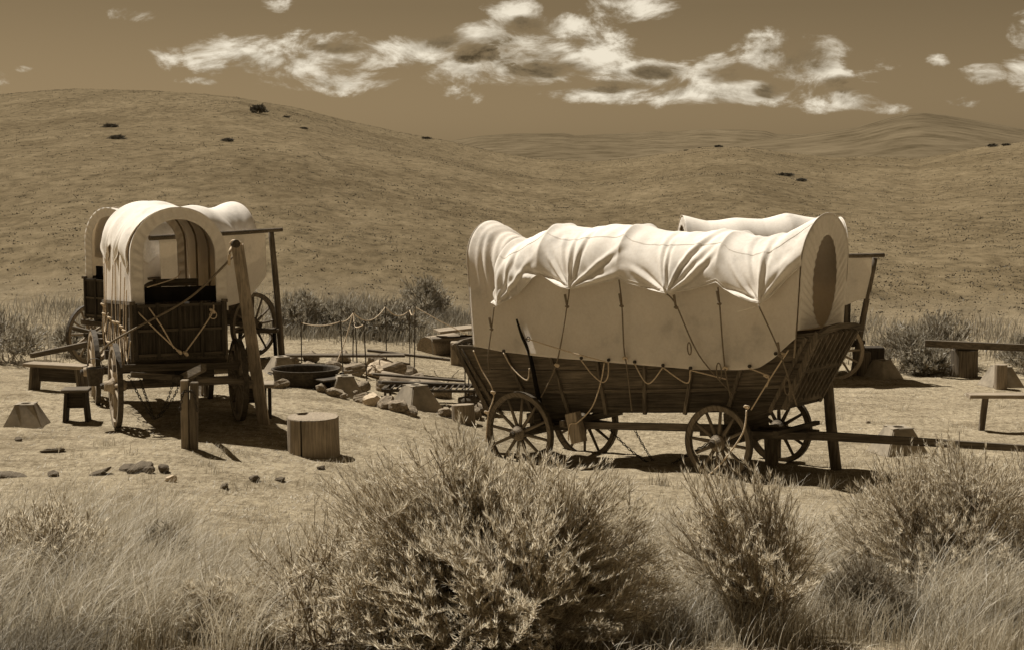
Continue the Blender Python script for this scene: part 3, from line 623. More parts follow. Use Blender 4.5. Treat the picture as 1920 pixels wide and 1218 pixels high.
    if full:
        for i, (xa, za, xb, zb2) in enumerate([(-1.3, 2.44, -1.15, 1.75), (-.9, 2.6, -1.0, 1.6), (-.1, 2.39, -.25, 1.55), (.2, 2.46, .3, 1.5), (.9, 2.42, .8, 1.5), (1.30, 2.19, 1.22, 1.45), (1.45, 2.0, 1.5, 1.4)]):
            rope(w, [(xa, -.70, za), ((xa + xb) / 2, -.715, (za + zb2) / 2), (xb, -.73, zb2), (xb + .1, -.74, zb2 - .25)], .009); knot(w, (xb, -.745, zb2), .04)
            rope(w, [(xb, -.745, zb2), (xb + .06, -.78, zb2 - .35), (xb - .04, -.76, zb2 - .55)], .009); rope(w, [(xb, -.74, zb2 - .05), (xb + .3, -.77, zb2 - .42), (xb + .55, -.74, zb2 - .12)], .008)
        rope(w, [(1.80, .80, 2.44), (1.84, .16, 1.87), (1.90, -.61, 1.47), (1.95, -1.0, 1.27), (1.55, -1.1, 1.12)], .016, 'rope_d')
        rope(w, [(1.77, -.59, 1.68), (1.86, -.3, 1.36), (1.86, -.01, 1.07)], .011); rope(w, [(1.77, -.43, 1.74), (1.86, -.26, 1.45), (1.86, -.10, 1.14)], .011)
        rope(w, [(1.77, .50, 1.78), (1.86, .45, 1.60), (1.86, .06, 1.08)], .011)
        for p in ((1.87, -.02, 1.09), (1.87, .07, 1.06), (1.80, .49, 1.66), (1.85, -1.0, 1.25)): knot(w, p, .045)
        lp = [(1.81, .49 + .05 * math.sin(a), 1.60 + .055 * math.cos(a)) for a in np.linspace(0, 6.283, 15)]; MB().tube(lp, .009, 6).build('rope_loop', M['rope'], w, smooth=True)
        rope(w, [(1.74, -.44, 2.03), (1.5, .0, 2.15), (1.3, .12, 2.25)], .008)
        chain('stay_chain', [(1.62, -.75, .80), (1.8, -.55, .35), (1.85, -.40, .14), (1.75, -.2, .40), (1.62, -.05, .78)], w)
        chain('stay_chain', [(1.62, -.6, .80), (1.8, -.48, .35), (1.85, -.38, .14), (1.75, -.1, .45), (1.62, .05, .78)], w)
    return w
W2 = farm_wagon((-5.45, 24.27, .63), (0, -R(4), -R(69)), 'farm wagon facing its paneled front gate and pale arched bonnet past a leaning prop plank', top=(3.42, 3.18), seed=1)
W3 = farm_wagon((-7.1, 32.7, tz(-7.1, 32.7)), (0, 0, R(-125)), 'farm wagon with a pole lean-to, standing behind the rope-hung front wagon', full=False, top=(3.25, 3.22), tongue=(3.65, .45), seed=4)
W4 = farm_wagon((5.42, 34.0, tz(5.42, 34.0)), (0, 0, R(3)), 'farm wagon mostly hidden behind the big freight wagon', full=False, top=(3.46, 3.44), tongue=(2.1, .66), seed=9)

# ---------------------------------------------------------------- props of the wagons
def plank_thing(name, label, cat, p0, p1, w, h, mat, up=(0, 0, 1), **k):
    c = Vector(p0); o = MB().beam((0, 0, 0), Vector(p1) - c, w, h, up, **k).build(name, M[mat], bevel=.006); o.location = c; return tag(o, label, cat)
def log_thing(name, label, cat, pts, r, mat, r1=None, group=None, n=12):
    c = Vector(pts[0]); o = MB().tube([Vector(p) - c for p in spline(pts, 3)], r, n, r1).build(name, M[mat], smooth=True); o.location = c; return tag(o, label, cat, group)
bpy.context.view_layer.update()
top = W2.matrix_basis @ Vector((1.90, .86, 2.62))
plank_thing('prop_plank', 'pale plank leaning against the paneled farm wagon with rope at its top', 'plank', (-3.73, 23.30, tz(-3.73, 23.30) - .05), top, .17, .09, 'lz', (0, 1, 0))
o = MB().lathe([(.05, -.09), (.06, -.085), (.06, .085), (.05, .09)], 12, 'y').build('pole_end', M['rust']); o.location = top + Vector((-.02, -.06, .02)); o.rotation_euler = (0, 0, R(20))
tag(o, 'round pole end lashed to the top of the leaning plank', 'pole')
o = MB().tube(spline([(-.10, 0, .02), (-.04, -.09, .06), (.05, -.08, .03), (.03, .05, -.02), (-.08, .05, -.04), (-.10, -.06, -.10), (-.12, -.05, -.30)], 5), .022, 6).build('rope_lashing', M['rope'], smooth=True)
o.location = top + Vector((0, 0, .0)); tag(o, 'rope lashing wrapped round the top of the leaning plank', 'rope')
# forked rest under the farm wagon's tongue
px_, py_ = -4.34, 20.80; pz_ = tz(px_, py_)
pr = empty('tongue_rest', (px_, py_, pz_ - .04)); tag(pr, 'two-piece wooden post holding up the wagon tongue, chain draped on it', 'post')
MB().beam((-.055, 0, 0), (-.05, 0, .98), .10, .12, (0, 1, 0)).build('post_half', M['lz'], pr, bevel=.008)
MB().beam((.055, 0, 0), (.08, 0, .95), .10, .11, (0, 1, 0)).build('post_half', M['wz'], pr, bevel=.008)
chain('rest_chain', [(-.11, -.09, .55), (-.06, -.09, .80), (.0, -.10, .84), (.09, -.09, .80), (.13, -.09, .56)], pr, .05)
# props by the freight wagon
log_thing('prop_post', 'stout round post propping the front of the freight wagon', 'post', [(4.83, 22.93, -.03), (4.74, 23.0, .75), (4.68, 23.05, 1.52)], .085, 'wz', .075)
plank_thing('prop_plank', 'short plank standing behind the freight wagon front wheel', 'plank', (3.92, 23.25, -.02), (3.90, 23.35, .62), .20, .05, 'wz', (0, 1, 0))
# lean-to awnings of the rear wagons
def leanto(name, label, post, poles, corners, drop, seed):
    e = empty(name, (post[0][0], post[0][1], tz(post[0][0], post[0][1]))); tag(e, label, 'lean-to'); c = Vector(e.location)
    MB().tube([Vector(p) - c for p in spline(post, 3)], .075, 10, .06).build('post', M['wz'], e, smooth=True)
    MB().tube([Vector(p) - c for p in spline(poles, 3)], .055, 10, .045).build('ridge_pole', M['wx'], e, smooth=True)
    A, B = [Vector(p) - c for p in corners]; n, m = 60, 30; V = np.zeros((n, m, 3))
    r = np.random.default_rng(seed)
    for i in range(n):
        f = i / (n - 1); tp = A.lerp(B, f); dr = drop(f)
        for j in range(m):
            g = j / (m - 1); V[i, j] = (tp.x, tp.y + .10 * g + .05 * math.sin(f * 14 + 2 * g) * g, tp.z - dr * g)
    o = obj('canvas_flap', arr_mesh('canvas_flap', V.reshape(-1, 3), grid_quads(n, m), True), M['canvas2'], e); s = o.modifiers.new('t', 'SOLIDIFY'); s.thickness = .006
    return e
leanto('lean_to', 'pole lean-to with drooping canvas beside the wagon behind the farm wagon', [(-5.0, 33.75, .40), (-5.08, 33.65, 1.9), (-5.16, 33.5, 3.18)],
       [(-7.15, 30.9, 3.12), (-6.0, 32.3, 3.15), (-4.95, 33.65, 3.18)], [(-7.0, 31.05, 3.10), (-5.25, 33.3, 3.14)], lambda f: 1.25 + .25 * math.sin(f * 3) - .35 * max(0, f - .8) / .2, 3)
leanto('lean_to', 'pole lean-to with hanging canvas at the wagon behind the freight wagon', [(7.40, 33.7, -.05), (7.58, 33.6, 1.3), (7.78, 33.5, 2.58)],
       [(6.3, 33.0, 2.64), (7.1, 33.25, 2.64), (7.97, 33.5, 2.64)], [(6.35, 33.02, 2.61), (7.70, 33.42, 2.60)], lambda f: 1.0 + .1 * math.sin(f * 5), 8)
# ---------------------------------------------------------------- camp furniture
def pyramid_mesh(b=.62, t=.27, h=.36, hole=True):
    bm = MB(); n = 4
    B = [(-b/2, -b/2, -.06), (b/2, -b/2, -.06), (b/2, b/2, -.06), (-b/2, b/2, -.06)]; T = [(-t/2, -t/2, h), (t/2, -t/2, h), (t/2, t/2, h), (-t/2, t/2, h)]
    B0 = [(x * 1.0, y * 1.0, 0) for x, y, z in B]
    vs = B + B0 + T; fs = [(0,1,5,4),(1,2,6,5),(2,3,7,6),(3,0,4,7),(4,5,9,8),(5,6,10,9),(6,7,11,10),(7,4,8,11),(3,2,1,0)]
    k = 16; r = t * .27; ring = [(r * math.cos(2*math.pi*(i+.5)/k - 3*math.pi/4 - math.pi/k), r * math.sin(2*math.pi*(i+.5)/k - 3*math.pi/4 - math.pi/k)) for i in range(k)]
    i0 = len(vs); vs += [(x, y, h) for x, y in ring] + [(x, y, h - .14) for x, y in ring]
    for q in range(4):
        for s in range(4):
            a = i0 + (q * 4 + s) % k; c = i0 + (q * 4 + s + 1) % k; fs.append((8 + q, c, a) if s < 4 else ())
        fs.append((8 + q, 8 + (q + 1) % 4, i0 + (q * 4 + 4) % k))
    for i in range(k): fs.append((i0 + i, i0 + (i+1) % k, i0 + k + (i+1) % k, i0 + k + i))
    fs.append(tuple(i0 + k + i for i in range(k))); bm.add(vs, fs)
    o = bm.build('tmp', M['concrete'], bevel=.0); me = o.data; bpy.data.objects.remove(o)
    b2 = bmesh.new(); b2.from_mesh(me); ed = [e for e in b2.edges if e.calc_length() > .2]; bmesh.ops.bevel(b2, geom=ed, offset=.012, segments=2, affect='EDGES'); b2.to_mesh(me); b2.free(); return me
PM = pyramid_mesh()
for (x, y, rz, s, lb) in [(-7.17, 22.85, 4, .95, 'grey concrete pier block beside the small plank stool'), (-4.54, 30.5, 30, .95, 'concrete pier block behind the round metal tub'),
        (-2.96, 27.45, 14, .98, 'concrete pier block between tub and near fire grate'), (-1.71, 27.35, 40, 1.12, 'concrete pier block in front of the near fire ring stones'),
        (8.03, 33.7, 35, 1.08, 'concrete pier block beside the bark-covered stump'), (10.15, 32.2, 10, 1.15, 'concrete pier block standing behind a short log post'), (6.11, 24.45, 14, 1.20, 'concrete pier block seen across the freight wagon tongue')]:
    o = bpy.data.objects.new('pier_block', PM); link(o); o.location = (x, y, tz(x, y) - .01); o.rotation_euler = (0, 0, R(rz)); o.scale = (s, s, s); tag(o, lb, 'block', 'concrete pier blocks')
def stump(x, y, r, h, lb, mat='wz', tilt=0, name='log_stump', seed=0, dz=0.):
    random.seed(seed); b = MB(); b.lathe([(r * 1.03, -.08), (r * 1.02, .02), (r, h * .5), (r * .99, h - .012), (r * .975, h)], 28, 'z', jit=.025)
    o = b.build(name, M[mat]); o.location = (x, y, tz(x, y) + dz); o.rotation_euler = (R(tilt), R(tilt * .6), R(seed * 37)); tag(o, lb, 'stump'); return o
so = stump(-2.80, 21.78, .365, .52, 'wide split log stump on open ground before the camp', 'lz', seed=3); so.rotation_euler = (R(1.2), 0, 0)
MB().add([(-.135, -.352, -.02), (-.112, -.36, -.02), (-.118, -.355, .525), (-.130, -.351, .525), (-.118, -.325, .523), (-.118, -.325, -.02)], [(0, 1, 2, 3), (3, 2, 4), (0, 3, 4, 5), (1, 5, 4, 2)]).build('drying_crack', M['black'], so)
stump(-.84, 26.9, .20, .30, 'short log round with an iron rod standing over it', 'lz', 4, seed=5)
stump(7.63, 33.9, .20, .50, 'bark-covered log stump by the lean-to post', 'wz', seed=6)
stump(9.9, 34.0, .29, .58, 'broad log stump under the end of the rail', 'wz', seed=8)
stump(10.0, 31.75, .13, .50, 'short log post in front of a concrete pier block', 'lz', seed=9)
o = MB().box((0, 0, .26), (.46, .4, .60)).build('wood_crate', M['dz'], bevel=.01); o.location = (8.02, 34.6, tz(8.02, 34.6)); tag(o, 'dark wooden crate behind the bark-covered stump', 'crate')
o = MB().box((0, 0, .22), (.46, .40, .60), jit=.02).build('wood_block', M['lz'], bevel=.015); o.location = (-1.12, 34.6, tz(-1.12, 34.6)); tag(o, 'squared wood block beside the rear of the freight wagon', 'block')
def bench(name, lb, c, rz, L, W, H, legs, mat='lx', lmat='wz', cat='bench', skirt=False, th=.06):
    e = empty(name, (c[0], c[1], tz(*c)), (0, 0, R(rz))); tag(e, lb, cat)
    MB().box((0, 0, H - th / 2), (L, W, th), jit=.004).build('seat_plank', M[mat], e, bevel=.008)
    for lx, lean, lw in legs:
        dz = tz(c[0] + lx * math.cos(R(rz)), c[1] + lx * math.sin(R(rz))) - tz(*c)
        MB().beam((lx + lean, 0, -.05 + dz), (lx, 0, H - th), .05 if lw > .15 else lw, lw, (0, 1, 0)).build('leg', M[lmat], e)
    if skirt: MB().box((0, 0, H - th - .13), (L * .62, .04, .24)).build('apron_board', M['dx'], e)
    return e
bench('plank_bench', 'long plank bench with board legs beside the wagon tongue', (-7.75, 26.5), -22, 1.25, .30, .47, [(-.46, -.06, .26), (.46, .06, .26)], skirt=True)
bench('plank_stool', 'small square plank stool with flared board sides', (-6.55, 23.3), 6, .40, .34, .50, [(-.13, -.04, .28), (.13, .04, .28)], 'wx', 'dz', 'stool', th=.05, skirt=True)
bench('plank_bench', 'long plank bench on thin legs in the open grass', (9.15, 26.8), -2, 2.5, .30, .66, [(-.95, -.06, .09), (.95, .06, .09)], 'lx', 'wz', th=.07)
bench('box_stool', 'dark boxed wooden stool beside the leaning prop plank', (-3.98, 23.9), 8, .62, .42, .50, [(-.24, 0, .36), (.24, 0, .36)], 'lx', 'dz', 'stool', skirt=True)
e = bench('work_table', 'rough work table under the pole lean-to', (-5.45, 33.3), 4, .9, .5, .62, [(-.36, -.03, .40), (.36, .03, .40)], 'wx', 'black', 'table')
# hitching rail at the right
e = empty('hitching_rail', (11.1, 33.9, tz(11.1, 33.9))); tag(e, 'weathered hitching rail resting on a broad stump and a post', 'rail')
MB().beam((-2.1, 0, .72), (2.6, -.9, .60), .13, .15).build('rail_beam', M['wx'], e); MB().tube([(2.3, -.85, -.08), (2.3, -.85, .62)], .07, 10).build('post', M['wz'], e)
MB().box((-1.2, .02, .63), (.5, .2, .12)).build('bearer', M['dx'], e)
# bucket hung at the farm wagon
o = MB().lathe([(.10, 0), (.125, .26), (.115, .26), (.095, .02)], 18).build('bucket', M['rust']); o.location = W2.matrix_basis @ Vector((1.20, -1.16, .62)); tag(o, 'small dark bucket hanging beside the farm wagon front wheel', 'bucket')
MB().tube(spline([(-.12, 0, .25), (-.07, 0, .38), (.07, 0, .38), (.12, 0, .25)], 4), .006, 6).build('bail_handle', M['iron'], o)

# round tub and fire places
o = MB().lathe([(.52, -.05), (.56, .02), (.59, .27), (.62, .29), (.62, .31), (.585, .31), (.565, .285), (.53, .10), (.0, .09)], 40).build('wash_tub', M['rust'], smooth=False); o.location = (-3.72, 28.0, tz(-3.72, 28.0) + .02); tag(o, 'wide round dark metal tub with rolled rim', 'tub')
for s in (-1, 1): MB().tube(spline([(s*.60, -.10, .20), (s*.67, -.06, .22), (s*.67, .06, .22), (s*.60, .10, .20)], 4), .012, 6).build('handle', M['iron'], o)
def rock_mesh(seed, sub=3):
    bm = bmesh.new(); bmesh.ops.create_icosphere(bm, subdivisions=sub, radius=1); r = np.random.default_rng(seed)
    pl = [(Vector(r.normal(size=3)).normalized(), r.uniform(.55, .9)) for _ in range(11)]; ph = r.uniform(0, 6, 6)
    for v in bm.verts:
        p = v.co.copy(); d = 1.0
        for n_, k in pl:
            q = p.normalized().dot(n_)
            if q * d > k: d = k / q
        v.co = p * d * (1 + .05 * math.sin(p.x * 6 + ph[0]) * math.sin(p.y * 7 + ph[1]) + .03 * math.sin(p.z * 13 + ph[2]))
    me = bpy.data.meshes.new('stone'); bm.to_mesh(me); bm.free(); return me
ROCKS = [rock_mesh(s) for s in range(7)]
def rock(name, x, y, s, lb, mat='stone', grp=None, cat='stone', sink=.25, seed=None, dz=0.):
    k = random.randrange(7) if seed is None else seed; o = bpy.data.objects.new(name, ROCKS[k]); link(o)
    if not ROCKS[k].materials: ROCKS[k].materials.append(M['stone'])
    o.material_slots[0].link = 'OBJECT'; o.material_slots[0].material = M[mat]
    sx, sy, sz = s if isinstance(s, tuple) else (s * random.uniform(.85, 1.3), s * random.uniform(.8, 1.1), s * random.uniform(.6, .9))
    o.scale = (sx, sy, sz); o.location = (x, y, tz(x, y) + sz * (1 - 2 * sink) + dz); o.rotation_euler = (random.uniform(-.3, .3), random.uniform(-.3, .3), random.uniform(0, 6)); return tag(o, lb, cat, grp)
random.seed(21)
nr = [(-2.62,26.95,.17),(-2.40,26.75,.20),(-2.15,26.6,.19),(-1.95,26.5,.22),(-1.72,26.45,.18),(-2.75,27.3,.15),(-.72,27.4,.20),(-.95,27.2,.17),(-1.15,27.05,.16),(-.50,27.9,.24),(-.45,28.5,.26),(-.8,28.9,.2),(-1.3,29.2,.22),(-1.8,29.2,.2),(-2.4,28.9,.19),(-2.75,28.3,.18)]
for i, (x, y, s) in enumerate(nr): rock('fire_ring_stone', x, y, s, 'pale stone in the ring round the near fire grate' if i in (7, 1) else 'rough brown stone in the ring round the near fire grate', 'stone_l' if i in (7, 1) else 'stone', 'near fire ring stones')
fr_ = [(-4.0,30.6,.2),(-3.5,30.3,.2),(-3.1,30.6,.24),(-2.75,30.8,.22),(-2.4,31.0,.26),(-2.15,31.5,.24),(-2.3,32.3,.25),(-2.9,32.8,.22),(-3.6,32.9,.24),(-4.2,32.6,.2),(-4.5,31.6,.2),(-2.6,31.4,.28),(-3.1,31.2,.24),(-1.9,31.2,.2)]
for i, (x, y, s) in enumerate(fr_): rock('fire_ring_stone', x, y, s, 'pale stone among those heaped round the far fire place' if i in (3, 11) else 'rough brown stone heaped round the far fire place', 'stone_l' if i in (3, 11) else 'stone', 'far fire place stones', sink=.2)
for i, (x, y, s) in enumerate([(-3.35,27.2,.14),(-3.1,27.05,.17),(-2.95,27.0,.13),(-4.35,27.3,.12),(-4.05,27.25,.17)]): rock('tub_stone', x, y, s, 'stone lying at the foot of the round tub', 'stone', 'stones by the tub')
# fire grates and boards lying across the stones
def grate(name, lb, c, L, W, n, z, rz):
    e = empty(name, (c[0], c[1], tz(*c)), (0, 0, R(rz))); tag(e, lb, 'grate')
    for s in (-1, 1): MB().box((0, s * W / 2, z), (L, .05, .05)).build('frame_bar', M['rust'], e)
    for s in (-1, 1): MB().box((s * L / 2, 0, z + .004), (.05, W - .05, .05)).build('end_bar', M['rust'], e)
    for k in range(n): MB().box((-L / 2 + L * (k + .5) / n, 0, z + .03), (.025, W, .02)).build('grate_bar', M['rust'], e)
    for sx in (-1, 1):
        for sy in (-1, 1): MB().box((sx * (L/2 - .05), sy * W / 2, z / 2 - .04), (.04, .04, z + .06)).build('leg', M['rust'], e)
    return e
grate('fire_grate', 'long iron grate over the near fire ring', (-1.45, 28.0), 1.7, .62, 16, .30, -4)
plank_thing('fire_plank', 'charred plank laid across the near fire ring', 'plank', (-2.35, 27.6, tz(-2.35, 27.6) + .33), (-.55, 28.6, tz(-.55, 28.6) + .36), .18, .05, 'dx')
plank_thing('fire_plank', 'thin board resting on the near fire ring stones', 'plank', (-2.55, 28.3, tz(-2.55, 28.3) + .36), (-.9, 28.75, tz(-.9, 28.75) + .40), .16, .04, 'wx')
plank_thing('fire_plank', 'long grey board lying on the far fire place stones', 'plank', (-4.55, 31.2, tz(-4.5, 31.2) + .26), (-2.2, 31.7, tz(-2.2, 31.7) + .42), .30, .05, 'wx')
plank_thing('fire_plank', 'narrow board sticking out over the far fire place', 'plank', (-3.0, 32.2, tz(-3, 32.2) + .40), (-1.3, 32.5, tz(-1.3, 32.5) + .36), .14, .05, 'wx')
plank_thing('tub_board', 'flat iron plate tilted on stones beside the tub', 'plate', (-3.45, 27.35, tz(-3.45, 27.35) + .18), (-2.95, 27.75, tz(-2.95, 27.75) + .30), .5, .03, 'rust')
log_thing('log', 'short log lying behind the near fire ring', 'log', [(-2.55, 30.2, .42), (-1.35, 30.0, .22)], .17, 'lx')
log_thing('log', 'stubby log leaning at the edge of the near fire ring', 'log', [(-.95, 28.2, .22), (-.30, 28.4, .30)], .14, 'wx')
# iron stakes with rope strung between them
stk = [(-4.2, 31.0, .98), (-3.30, 30.4, 1.08), (-3.19, 31.1, 1.22), (-3.05, 30.7, 1.0), (-2.76, 29.6, 1.18), (-2.66, 33.0, 1.30), (-2.21, 33.6, 1.22), (-2.03, 32.2, 1.42), (-.85, 28.1, 1.0), (-.79, 28.3, .85)]
tops = []
for i, (x, y, h) in enumerate(stk):
    zz = tz(x, y); b = MB(); tl = [0, -.05, .02, -.04, -.06, -.02, 0, .03, 0, 0][i]
    b.tube([(0, 0, -.15), (tl, 0, h)], .012, 8); o = b.build('iron_stake', M['rust']); o.location = (x, y, zz); tops.append(Vector((x + tl, y, zz + h - .03)))
    tag(o, ['iron stake behind the round tub holding the first rope span', 'slightly leaning iron stake behind the pier block by the tub', 'iron stake where three ropes meet at the far fire place', 'iron stake close beside the one where three ropes meet',
            'leaning iron stake before the far fire stones, short rope on top', 'iron stake behind the far fire place between two rope sags', 'thin iron stake in front of the tall lone sagebrush', 'tallest iron stake, rope running from it to the wood heap',
            'taller of two iron stakes behind the short log round', 'shorter of two iron stakes behind the short log round'][i], 'stake', 'iron stakes by the freight wagon' if i > 7 else 'iron stakes round the fire places')
    ring = [(tl + .03 * math.cos(a), 0, h + .02 + .03 * math.sin(a)) for a in np.linspace(0, 6.283, 11)]; MB().tube(ring, .008, 5).build('eye_ring', M['rust'], o)
pts = []
for a, c, sag in ((0, 1, .07), (1, 2, .06), (2, 5, .22), (5, 6, .16), (6, 7, .14)):
    A, B = tops[a], tops[c]
    for k in range(8): f = k / 8; pts.append(A.lerp(B, f) - Vector((0, 0, sag * 4 * f * (1 - f))))
pts.append(tops[7]); pts += [Vector((-1.6, 34.0, tops[7].z - .45)), Vector((-1.0, 35.2, .75)), Vector((-.4, 35.8, .70))]
tag(MB().tube(pts, .009, 6).build('camp_rope', M['rope'], smooth=True), 'slack pale rope strung between the iron stakes', 'rope')
tag(MB().tube(spline([tops[2], Vector((-3.35, 30.9, 1.0)), Vector((-3.5, 30.6, .62)), Vector((-3.6, 30.3, .52))], 6), .010, 6).build('loose_rope', M['rope'], smooth=True), 'loose rope end falling from a stake to the far fire stones', 'rope')
tag(MB().tube(spline([tops[2], tops[3] + Vector((0, 0, -.02)), tops[4]], 6), .011, 6).build('short_rope', M['rope'], smooth=True), 'short rope joining two close iron stakes', 'rope')
# log and plank heap
random.seed(5)
for i, (p0, p1, r, mt, lb) in enumerate([((-2.0, 36.2, .28), (-1.35, 36.9, .30), .32, 'lx', 'thick sawn log with a pale rounded end in the wood heap'), ((-1.3, 36.2, .17), (-.4, 36.6, .17), .17, 'dx', 'dark log low in the wood heap'),
        ((-1.1, 36.6, .22), (-.2, 36.9, .22), .2, 'wx', 'grey log at the back of the wood heap'), ((-1.2, 36.3, .50), (-.1, 36.5, .56), .13, 'dx', 'charred log on top of the wood heap'), ((-.75, 36.2, .66), (-.05, 36.6, .84), .12, 'black', 'black burnt stub poking from the wood heap')]):
    log_thing('heap_log', lb, 'log', [p0, p1], r, mt)
plank_thing('heap_board', 'broad pale board lying on the wood heap', 'plank', (-1.75, 36.2, .72), (-.75, 36.5, .80), .62, .06, 'lx')
plank_thing('heap_board', 'dark board under the pale one on the wood heap', 'plank', (-1.85, 36.05, .56), (-.1, 36.25, .60), .35, .06, 'wx')
# loose stones and clods on the open ground
random.seed(9)
for i, (x, y, s, mt, lb) in enumerate([(-4.63, 19.3, (.20, .15, .08), 'clod', 'dark clod in the crumbled earth heap'), (-4.35, 19.25, (.11, .10, .07), 'clod', 'dark clod in the crumbled earth heap'), (-4.80, 19.28, (.12, .10, .06), 'clod', 'dark clod in the crumbled earth heap'), (-4.50, 19.12, (.10, .08, .06), 'clod', 'dark clod in the crumbled earth heap'), (-4.70, 19.10, (.09, .07, .045), 'clod', 'dark clod in the crumbled earth heap'), (-4.11, 18.6, (.075, .06, .06), 'stone_l', 'small white stone on the dry ground'),
        (-5.62, 18.9, (.10, .07, .05), 'clod', 'dark clod beside a thin earth ridge'), (-3.21, 19.15, (.13, .08, .06), 'clod', 'flat dark clod between earth heap and wide stump'), (-2.90, 19.35, (.09, .07, .05), 'clod', 'dark clod below the wide stump'),
        (-3.46, 18.55, (.07, .06, .05), 'clod', 'small dark clod in trampled grass near the wide stump'), (-6.2, 18.9, (.30, .10, .05), 'clod', 'long low earth ridge in the grass'), (-6.9, 21.6, (.09, .06, .05), 'clod', 'dark clod in front of a concrete pier block'), (-2.55, 20.6, (.10, .05, .035), 'clod', 'thin clod before the wide stump'), (-5.1, 18.95, (.22, .07, .04), 'clod', 'flat clod strip near the earth mound'), (-6.1, 20.6, (.2, .08, .04), 'clod', 'thin mound of soil on open ground'), (4.9, 26.2, (.07, .06, .05), 'stone_l', 'small pale stone beyond the propping post'), (6.3, 27.4, (.06, .05, .04), 'stone', 'small stone on the bare ground behind the tongue')]):
    rock('earth_clod' if mt == 'clod' else 'small_stone', x, y, s, lb, mt, 'crumbled earth heap' if 'heap' in lb else None, cat='clod' if mt == 'clod' else 'stone', sink=.3)
# ---------------------------------------------------------------- vegetation
def blades(P, h, lean, width, droop, r, seg=3):
    """ribbon blades: P (n,3) roots, h heights, lean (n,2) sideways reach, droop 0..1"""
    n = len(P); an = r.uniform(0, math.pi, n); wx, wy = np.cos(an), np.sin(an); V = np.zeros((n, seg + 1, 2, 3), np.float32)
    for k in range(seg + 1):
        t = k / seg; cx = P[:, 0] + lean[:, 0] * t ** 1.8; cy = P[:, 1] + lean[:, 1] * t ** 1.8
        cz = P[:, 2] - .02 + h * (t - droop * .55 * t ** 3); w = width * (1 - t) ** .7 * .5 + width * .06
        for s, sg in ((0, -1), (1, 1)): V[:, k, s, 0] = cx + sg * wx * w; V[:, k, s, 1] = cy + sg * wy * w; V[:, k, s, 2] = cz
    base = np.arange(n)[:, None] * (2 * (seg + 1)); q = []
    for k in range(seg): q.append(np.stack([base[:, 0] + 2*k, base[:, 0] + 2*k + 1, base[:, 0] + 2*k + 3, base[:, 0] + 2*k + 2], -1))
    return V.reshape(-1, 3), np.stack(q, 1).reshape(-1, 4)
def grass_obj(name, lb, XY, hlo, hhi, mat, wid, wind, droop, seed, seg=3, spread=.35):
    r = np.random.default_rng(seed); n = len(XY); P = np.column_stack([XY, terrain(XY[:, 0], XY[:, 1])]); h = r.uniform(hlo, hhi, n) * r.uniform(.6, 1.1, n)
    lean = r.normal(0, spread, (n, 2)) * h[:, None] + np.array(wind)[None] * h[:, None]
    V, Q = blades(P, h, lean, wid * r.uniform(.7, 1.3, n), r.uniform(0, droop, n), r, seg)
    o = obj(name, arr_mesh(name, V, Q), M[mat]); return tag(o, lb, 'grass', kind='stuff')
def fan(n, y0, y1, r, pw=1.0, u0=-.36, u1=.36):
    y = y0 + (y1 - y0) * r.random(n) ** pw; u = r.uniform(u0, u1, n); return np.column_stack([u * (y + 1.5), y])
def clumps(cent, per, rad, r):
    c = np.repeat(cent, per, 0); return c + r.normal(0, 1, c.shape) * rad
r = np.random.default_rng(31)
def fld(XY, s, ph): return .5 + .5 * np.sin(XY[:, 0] * s + ph + 1.7 * np.sin(XY[:, 1] * s * .7 + ph)) * np.sin(XY[:, 1] * s * 1.1 + 2.1 * ph)
# trampled stubble of the camp, thinning on bare soil
XY = fan(190000, 15.0, 38, r, 1.25); XY = XY[r.random(len(XY)) < .25 + .75 * fld(XY, 1.1, .6)]
grass_obj('stubble_grass', 'trampled dry stubble over the camp ground', XY, .015, .06, 'straw', .010, (.35, .1), .5, 1, 2, .9)
XY = fan(70000, 15.0, 36, r, 1.25); XY = XY[r.random(len(XY)) < .15 + .85 * fld(XY, .8, 1.9)]
grass_obj('straw_litter', 'flattened straw litter strewn over the camp ground', XY, .012, .03, 'straw_d', .012, (.6, .2), .8, 23, 2, 3.0)
# bank in the foreground
XY = fan(95000, 6.5, 18.5, r, 1.0, -.40, .40); keep = r.random(len(XY)) < np.where(XY[:, 1] > 14, .35, .8) * (.25 + .75 * fld(XY, 1.4, 2.2)); XY = XY[keep]
grass_obj('bank_grass', 'short dry grass on the foreground bank', XY, .04, .17, 'straw', .007, (.25, .05), .7, 2, 3, .5)
def tall(name, lb, boxes, n, per, hlo, hhi, mat, wind, droop, seed, rad=.09, wid=.008, spread=.25):
    rr = np.random.default_rng(seed); C = np.concatenate([np.column_stack([rr.uniform(a, b, int(n * f)), rr.uniform(c, d, int(n * f))]) for (a, b, c, d, f) in boxes]); C = C[rr.random(len(C)) < .35 + .65 * fld(C, .55, seed * .7)]
    return grass_obj(name, lb, clumps(C, per, rad, rr), hlo, hhi, mat, wid, wind, droop, seed + 50, 4, spread)
tall('tall_grass', 'tall pale bunch grass bending over the bank', [(-4.3, -2.45, 8.9, 12.8, .5), (-5.2, -3.2, 12.5, 15.5, .25), (-2.6, -1.6, 9.0, 11.0, .10), (2.75, 4.6, 10.0, 13.0, .45), (.95, 2.4, 10.9, 14.0, .30), (4.2, 5.6, 11, 15.5, .15)], 210, 190, .34, .86, 'straw', (.26, .03), .95, 5, .10, .0055, .34)
tall('seed_grass', 'upright straw grass between the front bushes', [(.9, 3.4, 10.4, 15.0, .8), (-3.2, -1.3, 9.5, 14.5, .5), (3.2, 5.3, 10, 15.5, .4), (2.6, 3.6, 8.9, 9.6, .12), (.95, 2.6, 9.3, 10.6, .35)], 170, 150, .22, .48, 'straw', (.10, 0), .6, 9, .14, .005, .3)
